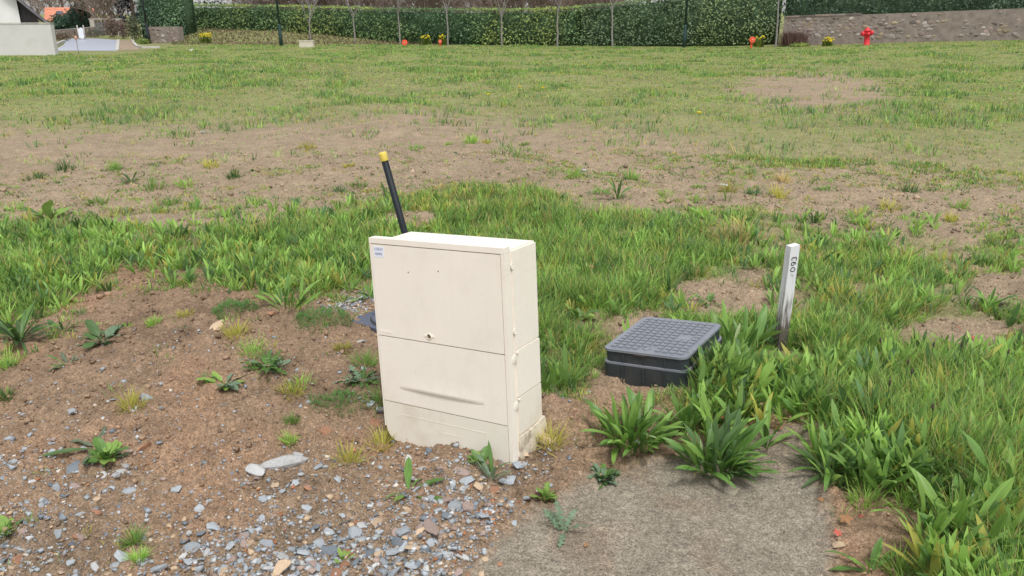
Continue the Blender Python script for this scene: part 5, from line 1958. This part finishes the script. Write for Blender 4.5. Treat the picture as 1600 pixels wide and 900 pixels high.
for c in ('grey', 'green', 'dark'):
    JAG[c] = []
    for k in range(3):
        me = leaf_mesh('leaf', (.34, .28, .4)[k], (.5, .8, .3)[k], .1, .12, 14, 'jag', 30 + k)
        me.materials.append(LEAFMAT[c])
        JAG[c].append(me)

def plant(u, v, label, n=18, L=.2, el=(20, 75), cols=('green',), seed=1, kind='lance', cat='plant', name='plantain', group=None, extra=()):
    r = random.Random(seed)
    p = on_ground(u, v)
    root = empty(name, (p.x, p.y, p.z - .004), r.uniform(0, 6.28))
    bank = {'lance': LEAVES, 'broad': BROAD, 'jag': JAG}[kind]
    for k in range(n):
        c = r.choice(cols)
        if extra and k < len(extra):
            c = extra[k]
        me = r.choice(bank.get(c) or LEAVES[c])
        o = bpy.data.objects.new('leaf', me)
        COL.objects.link(o)
        o.parent = root
        t = k / max(1, n - 1)
        e = math.radians(el[0] + (el[1] - el[0]) * t ** .75 + r.uniform(-14, 14))
        az = k * 2.39996 + r.uniform(-.9, .9)
        s = L * r.uniform(.55, 1.15) * (.8 + .25 * math.sin(math.pi * t))
        o.scale = (s, s * r.uniform(.8, 1.15), s)
        o.rotation_euler = (r.uniform(-.3, .3), -e, az)
        o.location = (math.cos(az) * .01 * r.random(), math.sin(az) * .01 * r.random(), 0)
        if kind == 'lance' and n >= 13 and el[1] > 74:          # bushy: several crowns close together
            q_ = math.sqrt(r.random())
            a0 = r.uniform(0, 6.28)
            az = a0 + r.gauss(0, .7)
            e = math.radians(min(96, max(el[0], 90 - 42 * q_ + r.gauss(0, 11))))
            s = L * r.uniform(.45, 1.08)
            o.location = (math.cos(a0) * L * .36 * q_, math.sin(a0) * L * .36 * q_, 0)
            o.scale = (s, s * r.uniform(.75, 1.15), s)
            o.rotation_euler = (r.gauss(0, .45), -e, az)
    tag(root, label, cat, group)
    return root
plant(985, 694, 'large plantain with upright glossy leaves in front of the meter pit, left of two', 84, .205, (26, 94), ('bright', 'green', 'green', 'bright'), 3, extra=('pale', 'straw', 'green', 'pale'))
plant(1118, 733, 'large plantain with spreading leaves at the edge of the concrete, right of two', 96, .205, (18, 88), ('green', 'green', 'bright', 'dark'), 4, extra=('straw', 'green', 'pale'))
plant(1075, 672, 'plantain growing between the two large plantains and the meter pit', 16, .15, (20, 80), ('green', 'bright'), 41)
plant(1196, 700, 'small plantain with tall leaves right of the spreading plantain', 9, .17, (35, 80), ('bright', 'green'), 42)
plant(1281, 662, 'upright broad leaved plantain right of the fallen red leaf', 16, .19, (30, 82), ('bright', 'green'), 5)
plant(1296, 742, 'plantain at the right edge of the concrete', 22, .17, (8, 70), ('green', 'dark'), 6)
plant(1432, 748, 'broad leaved dark rosette lying in the grass at the lower right', 14, .17, (5, 55), ('dark', 'green'), 7, 'broad')
plant(1512, 850, 'tall plantain clump with narrow leaves at the lower right', 22, .25, (25, 85), ('bright', 'green'), 8)
plant(1585, 800, 'tall plantain clump touching the right edge of the picture', 22, .25, (20, 85), ('bright', 'green'), 9)
plant(1450, 830, 'plantain clump left of the tall narrow leaved clump', 16, .19, (18, 80), ('bright', 'green'), 91)
plant(1358, 900, 'small plantain at the bottom edge right of the concrete', 9, .14, (12, 75), ('bright', 'green'), 10)
plant(1146, 556, 'plantain leaning over the right corner of the meter pit lid', 40, .25, (35, 92), ('green', 'bright'), 12, extra=('pale',))
plant(1158, 600, 'dense plantain between the meter pit and the white stake', 20, .19, (20, 85), ('green', 'bright'), 13)
plant(1280, 596, 'plantain at the right of the foot of the white stake', 18, .18, (20, 85), ('green', 'bright'), 14)
plant(1350, 615, 'plantain in the thick grass right of the white stake', 18, .18, (20, 85), ('green', 'bright'), 15)
plant(30, 532, 'large dark plantain at the left edge on the bare soil', 26, .22, (6, 72), ('dark', 'dark', 'green'), 16)
plant(98, 516, 'dark plantain right of the large one at the left edge', 12, .10, (8, 60), ('dark', 'green'), 17)
plant(108, 570, 'wilting plantain on a stalk on the bare soil at the left', 12, .10, (8, 50), ('wilt', 'green', 'wilt'), 18)
plant(160, 535, 'flat grey green rosette on the bare soil at the left', 18, .14, (4, 40), ('grey', 'dark'), 19, 'broad')
plant(450, 478, 'plantain at the front of the thick grass left of the cabinet', 22, .19, (8, 78), ('bright', 'green'), 20)
plant(580, 468, 'plantain right beside the gravel pocket behind the cabinet', 14, .14, (15, 60), ('green', 'bright'), 21)
plant(353, 600, 'pale flat rosette with rounded leaves on the brown soil', 18, .11, (6, 35), ('lime', 'grey'), 22, 'broad')
plant(420, 572, 'low jagged rosette with pale buds on the brown soil', 30, .115, (6, 45), ('green', 'grey', 'green'), 23, 'jag', name='thistle')
plant(567, 598, 'low green rosette left of the cabinet edge', 26, .11, (6, 40), ('green', 'grey'), 24, 'jag', name='thistle')
plant(150, 700, 'wilted weed with long curled dark leaves lying over stones', 12, .19, (0, 22), ('wilt', 'wilt', 'wilt', 'dark'), 25, name='wilted_weed')
plant(166, 722, 'small leafy weed in front of the wilted weed', 26, .085, (15, 70), ('green', 'lime'), 26, 'broad', name='leafy_weed')
plant(638, 772, 'plantain with few spread leaves in the gravel below the cabinet', 9, .15, (6, 38), ('green', 'bright'), 27)
plant(768, 752, 'plantain with upright leaves below the near corner of the cabinet', 8, .13, (25, 80), ('grey', 'green'), 28)
plant(750, 722, 'weed with small leaves in front of the cabinet plinth', 12, .065, (20, 80), ('lime', 'green'), 29, 'broad', name='leafy_weed')
plant(853, 776, 'bright curly lettuce like weed right of the gravel', 30, .06, (10, 80), ('lime',), 30, 'broad', name='leafy_weed')
plant(880, 830, 'grey green thistle on the worn concrete', 7, .12, (12, 60), ('grey',), 31, 'jag', name='thistle')
plant(944, 748, 'grey green mat of tiny leaves below the left large plantain', 60, .06, (5, 60), ('grey', 'dark', 'green'), 32, 'broad', name='leafy_weed')
plant(1180, 632, 'cranesbill with pale divided leaves beside the fallen red leaf', 20, .085, (15, 70), ('grey', 'lime'), 33, 'broad', name='cranesbill')
plant(1110, 640, 'cranesbill with pale divided leaves left of the fallen red leaf', 16, .075, (15, 70), ('grey', 'lime'), 34, 'broad', name='cranesbill')
plant(905, 500, 'broad leaved dock right of the cabinet', 14, .12, (10, 60), ('green', 'lime'), 35, 'broad', name='dock')
plant(1105, 470, 'small rosette on bare soil behind the meter pit', 14, .10, (8, 50), ('green',), 36, 'jag', name='thistle')
plant(5, 835, 'leafy weed cut by the left edge near the bottom', 26, .07, (10, 70), ('lime', 'green'), 37, 'broad', name='leafy_weed')
plant(536, 875, 'tiny leafy weed in the gravel near the bottom', 9, .04, (20, 80), ('lime',), 38, 'broad', name='leafy_weed')
plant(205, 285, 'dark leafy rosette on the pale soil at the left of the field', 18, .17, (6, 45), ('dark', 'green'), 39)
plant(75, 345, 'plantain on the pale soil near the left edge', 8, .22, (15, 75), ('green', 'lime'), 40, 'broad')
plant(965, 312, 'single tall weed on the pale soil behind the grass', 8, .22, (40, 85), ('green',), 43)
plant(1545, 480, 'plantain at the right edge on the bare patch', 16, .16, (8, 70), ('green', 'dark'), 44)
plant(1485, 545, 'plantain on the bare patch at the right', 14, .13, (10, 75), ('green', 'bright'), 45)

def tuft(u, v, w, h, label, group=None, n=70, cols=(5, 5, 1, 2, .3, 1), seed=0, lean=1.1, name='grass_tuft', cat='grass tuft', straw=.08, bw=1.0):
    p = on_ground(u, v)
    W = px_size(w, p.y)
    cxy = np.array([[p.x, p.y]])
    V, Q, T, C = tufts(np.array([p.x]), np.array([p.y]), n, np.array([max(.010, W * .33)]), np.array([h * 1.12]), np.array([.0042 * max(.9, p.y / 3.4) * bw]), cols, 3, lean, straw)
    V = V - np.array([p.x, p.y, p.z])
    o = link(name, raw_mesh(name, V, Q, T, C), M_GRASS, None, tuple(p))
    return tag(o, label, cat, group)
YG, GR, BG, DG_ = (2, 2, .2, 6, .8, 0), (6, 5, 1, .6, .1, .5), (1, 2, 2, 0, 0, 4), (1, 3, 5, 0, 0, 2)
for u, v, w, h, lb, c in (
    (395, 557, 45, .075, 'bright green grass tuft above the low jagged rosette', GR),
    (205, 634, 45, .075, 'yellow green grass tuft beside a flat blue grey stone', YG),
    (290, 492, 34, .035, 'small yellow moss like tuft on the soil left of the feathery plants', YG),
    (240, 504, 26, .05, 'small green grass tuft left of the yellow moss like tuft', GR),
    (370, 525, 45, .08, 'straw coloured grass tuft below the left feathery plant', YG),
    (455, 618, 50, .055, 'low yellow green grass tuft on the soil below the jagged rosette', YG),
    (470, 600, 50, .05, 'low green grass tuft just above the low yellow green one', YG),
    (545, 722, 55, .075, 'yellow green grass tuft left of the cabinet plinth', YG),
    (598, 698, 44, .07, 'yellow green grass tuft under the raised corner of the cabinet', YG),
    (590, 650, 34, .08, 'green grass tuft against the lower left side of the cabinet', GR),
    (570, 568, 44, .08, 'green grass tuft against the left side of the cabinet', BG),
    (535, 548, 36, .045, 'low grass tuft left of the cabinet between stone and rosette', YG),
    (455, 652, 22, .04, 'small grass tuft above the broad rust brown rock', YG),
    (452, 690, 26, .045, 'small grass tuft left of the broad rust brown rock', GR),
    (860, 700, 40, .09, 'yellow green grass tuft beside the long pale stone at the cabinet', YG),
    (210, 850, 26, .06, 'thin grass tuft in the gravel at the lower left', YG),
    (218, 878, 22, .05, 'thin grass tuft in the gravel at the lower left, nearer one', YG),
    (10, 572, 45, .09, 'bright grass tuft at the left edge below the dark plantain', GR),
    (8, 622, 30, .05, 'small bright grass tuft at the left edge', GR),
    (1350, 792, 60, .085, 'bright green grass tuft on the soil right of the concrete', GR),
    (1412, 790, 46, .055, 'straw yellow grass tuft right of the bright green one', YG),
    (1405, 898, 55, .08, 'grass tuft at the bottom edge right of the concrete', GR),
    (1352, 735, 70, .12, 'yellowish grass clump above the concrete edge at the right', YG),
    (1150, 380, 110, .24, 'tall dry yellowish grass clump behind the meter pit', (2, 2, 1, 4, 4, 0)),
    (1320, 480, 100, .16, 'pale arching grass clump with straw blades at the right', (3, 3, 1, 4, 1.5, 0))):
    tuft(u, v, w, h, lb, None, 130 if h > .1 else 105, c, bw=1.0)
rt = random.Random(8)
for k, (u, v, w, h) in enumerate(((735, 222, 26, .14), (897, 276, 26, .13), (985, 280, 24, .14), (1137, 298, 34, .13), (1178, 303, 24, .09), (1215, 310, 36, .15), (1222, 282, 26, .12), (940, 302, 40, .07),
                                  (1040, 303, 34, .06), (560, 292, 34, .08), (530, 300, 26, .08), (480, 230, 40, .08), (650, 234, 40, .06), (100, 265, 40, .12), (55, 275, 50, .09), (180, 265, 24, .10), (240, 295, 50, .13),
                                  (290, 292, 40, .12), (365, 275, 30, .11), (330, 258, 30, .10), (155, 318, 44, .09), (25, 328, 44, .08), (270, 318, 36, .08), (400, 318, 50, .08), (1290, 298, 40, .06), (1090, 292, 24, .05),
                                  (820, 226, 24, .05), (760, 222, 18, .05), (700, 226, 16, .05), (545, 262, 24, .05), (1390, 330, 40, .10), (1500, 325, 34, .10), (1560, 385, 60, .12), (1420, 300, 50, .12), (1485, 345, 26, .09))):
    lr = 'left end' if u < 130 else 'left third' if u < 350 else 'middle, left of the pole' if u < 600 else 'middle, right of the pole' if u < 860 else 'stretch behind the meter pit' if u < 1120 else 'stretch behind the white stake' if u < 1300 else 'right end'
    nf = 'far side' if v < 250 else 'middle' if v < 296 else 'near side'
    tuft(u, v, w, h, ('%s grass tuft on the pale bare soil, %s, %s' % ('taller' if h > .1 else 'low', lr, nf)).replace(', middle', ', halfway back') if nf == 'middle' else '%s grass tuft on the pale bare soil, %s, %s' % ('taller' if h > .1 else 'low', lr, nf), 'tufts on the bare pale soil', 64, rt.choice((YG, GR, GR, DG_)), bw=1.0)

# feathery plants: mounds of fine divided leaves
def feathery(u, v, w, hgt, label, seed, n=1000):
    p = on_ground(u, v)
    W = px_size(w, p.y) * 1.15
    a = rng.uniform(0, 6.28, n)
    rr = np.sqrt(rng.random(n))
    x, y = np.cos(a) * rr * W * .5, np.sin(a) * rr * W * .42
    lump = fbm(x * 40 + seed, y * 40, 3, 3)
    rag = fbm(np.cos(a) * 1.7 + seed * 3, np.sin(a) * 1.7, 9, 3) * .9 + .5
    x, y = x * rag, y * rag
    z = (1 - rr ** 2) * hgt * .75 * (.2 + 1.3 * lump) * rng.uniform(.35, 1, n) + H(x + p.x, y + p.y) - p.z
    n_ = n
    c = np.array(srgb(104, 146, 80)) * rng.uniform(.7, 1.3, (n, 1))
    k = rng.random(n) < .25
    c[k] = np.array(srgb(110, 156, 78))
    V, Q, T, C = blades(np.stack([x, y, z], 1), rng.uniform(.014, .036, n), rng.uniform(.0018, .0034, n), a + rng.normal(0, 1, n), rng.uniform(.1, 1.3, n), rng.uniform(0, .8, n), 2, c)
    tag(link('feathery_plant', raw_mesh('feathery_plant', V, Q, T, C), M_GRASS, None, tuple(p)), label, 'plant')
feathery(367, 487, 68, .055, 'bright green feathery mound on the brown soil, left of two', 1)
feathery(502, 501, 84, .06, 'bright green feathery mound on the brown soil, right of two', 2, 1250)
feathery(528, 630, 72, .05, 'loose feathery green plant left of the cabinet plinth', 3, 650)

# fallen leaves and flowers
M_REDLEAF = leafmat('red_fallen_leaf', srgb(190, 98, 84), .2, .6, .25, 25, .15)
M_ORLEAF = leafmat('orange_brown_leaf', srgb(176, 132, 94), .2, .7, .25, 25, .15)
def lobed_leaf(name, mat):
    bm = bmesh.new()
    c = bm.verts.new((0, 0, .06))
    vs = []
    for k in range(20):
        a = 2 * math.pi * k / 20
        r = 1.0 if k % 4 == 0 else (.55 if k % 4 == 2 else .78)
        vs.append(bm.verts.new((r * math.cos(a), r * math.sin(a) * .8, .12 * math.sin(3 * a))))
    for k in range(20):
        bm.faces.new((c, vs[k], vs[(k + 1) % 20]))
    m = bm_mesh(bm, name)
    m.materials.append(mat)
    return m
LF = {'red': lobed_leaf('fallen_leaf', M_REDLEAF), 'brown': lobed_leaf('fallen_leaf', M_ORLEAF)}
for u, v, w, c, dz, lb in (
    (1131, 652, 22, 'red', .03, 'crumpled red fallen leaf between the two large plantains'),
    (1076, 642, 12, 'brown', .03, 'small orange fallen leaf left of the crumpled red one'),
    (1216, 668, 16, 'brown', .012, 'orange brown fallen leaf at the edge of the concrete under plantain'),
    (1322, 810, 22, 'brown', .012, 'pale brown fallen oak leaf on the soil right of the concrete'),
    (1309, 832, 15, 'red', .01, 'dull red fallen leaf below the pale brown oak leaf'),
    (1346, 808, 11, 'red', .01, 'small red leaf scrap right of the pale brown oak leaf'),
    (916, 851, 12, 'brown', .008, 'curled tan leaf scrap on the worn concrete'),
    (1283, 780, 12, 'brown', .008, 'thin brown leaf at the right edge of the concrete'),
    (1300, 452, 13, 'red', .09, 'red leaf caught in the grass right of the white stake, nearest one'),
    (1352, 446, 11, 'red', .08, 'red leaf caught in the grass, second right of the white stake'),
    (1250, 388, 11, 'red', .10, 'red leaf just behind the top of the white stake'),
    (1499, 512, 10, 'red', .04, 'small red leaf above the bare patch at the right'),
    (1518, 527, 15, 'red', .02, 'red leaf lying on the bare patch at the right'),
    (1298, 562, 12, 'brown', .06, 'orange leaf in the grass below the white stake'),
    (948, 411, 9, 'red', .10, 'red leaf in the tall grass right of the cabinet top'),
    (924, 420, 9, 'brown', .09, 'brownish leaf in the tall grass right of the cabinet top'),
    (568, 408, 8, 'red', .08, 'red leaf in the grass at the left of the cabinet top')):
    p = on_ground(u, v)
    s = px_size(w, p.y) / 2
    o = bpy.data.objects.new('fallen_leaf', LF[c])
    COL.objects.link(o)
    d = ray(u, v)
    q = at_depth(u, v, p.y - dz * 1.6)
    o.location = (q.x, q.y, max(q.z, p.z + dz * .6))
    o.scale = (s, s, s)
    o.rotation_euler = (rt.uniform(.2, .8), rt.uniform(-.4, .4), rt.uniform(0, 6.28))
    tag(o, lb, 'fallen leaf')

def dandelion(u, v, lb, h=.14):
    p = on_ground(u, v)
    root = empty('dandelion', tuple(p))
    t = Tubes(5)
    t.add([(0, 0, -.02), (.006, 0, h * .5), (0, .004, h)], [.004, .004, .003])
    link('stem', t.mesh('stem'), LEAFMAT['lime'], root)
    link('flower_head', lathe_mesh('flower_head', [(.01, h - .012), (.03, h), (.038, h + .008), (.02, h + .016), (.002, h + .018)], 12), M_YELLOWFL, root)
    tag(root, lb, 'flower')
dandelion(763, 160, 'yellow dandelion in the green band of the field, leftmost')
dandelion(812, 147, 'yellow dandelion right of the leftmost one in the field')
dandelion(848, 149, 'yellow dandelion, third in the row across the field')
dandelion(1091, 192, 'yellow dandelion nearer the camera at the right of the field')
stone(299, 79.5, 9, 'pale', 'white stone lying in the grass near the bank', None, 1.2)
stone(318, 208, 9, 'pale', 'white chip on the pale soil at the left of the field', None, .8)
stone(645, 268, 12, 'tan', 'pale tan stone on the pale soil left of the middle of the field', None, .8)
stone(912, 268, 9, 'pale', 'pale stone on the pale soil right of the middle of the field', None, .8)
stone(1132, 290, 12, 'pale', 'pale stone beside a tuft on the pale soil at the right', None, .8)

# plantain flower spikes above the grass
for (u, v, h) in ((1377, 600, .19), (1445, 606, .20), (1487, 604, .19), (1407, 636, .19), (1414, 650, .18), (1379, 664, .19), (1449, 706, .18), (1558, 612, .18), (87, 430, .17), (114, 466, .18), (8, 372, .2)):
    p = on_ground(u, v)
    root = empty('plantain_spike', tuple(p))
    t = Tubes(5)
    dx, dy = rt.uniform(-.03, .03), rt.uniform(-.03, .02)
    t.add([(0, 0, -.02), (dx * .4, dy * .4, h * .5), (dx, dy, h)], [.0016, .0015, .0013])
    link('stem', t.mesh('stem'), LEAFMAT['dark'], root)
    t = Tubes(6)
    t.add([(dx, dy, h - .004), (dx * 1.03, dy, h + .004), (dx * 1.1, dy, h + .014), (dx * 1.15, dy, h + .022)], [.002, .0045, .004, .0008])
    link('flower_head', t.mesh('flower_head'), M_TRUNK, root)
    tag(root, ('dark plantain flower spike above the grass ' + ('right of the white stake' if u > 500 else 'at the left edge')), 'flower spike', 'plantain flower spikes')

# dry stalks lying about
def litter():
    n = 2600
    r_ = np.sqrt(rng.uniform(1.7 ** 2, 7.5 ** 2, n * 3))
    a = rng.uniform(-.7, .7, n * 3)
    x, y = r_ * np.sin(a), r_ * np.cos(a)
    g = grass_map(x, y)
    k = (rng.random(len(x)) < .15 + .7 * ss(.1, .3, g) * (1 - ss(.6, .9, g))) & clear_of(x, y) & (slab_mask(x, y) * (r_ < 5) < .3)
    x, y = x[k][:n], y[k][:n]
    n_ = len(x)
    c = np.array([srgb(176, 154, 116), srgb(120, 98, 76), srgb(196, 180, 138)])[rng.integers(0, 3, n_)] * rng.uniform(.7, 1.1, (n_, 1))
    V, Q, T, C = blades(np.stack([x, y, H(x, y) + .006], 1), rng.uniform(.02, .09, n_), rng.uniform(.0016, .0034, n_), rng.uniform(0, 6.28, n_), rng.uniform(1.25, 1.6, n_), rng.normal(0, .3, n_), 2, c)
    tag(link('dry_stalks', raw_mesh('dry_stalks', V, Q, T, C), M_GRASS), 'dry straw stalks scattered over soil and grass edges', 'litter', kind='stuff')
litter()
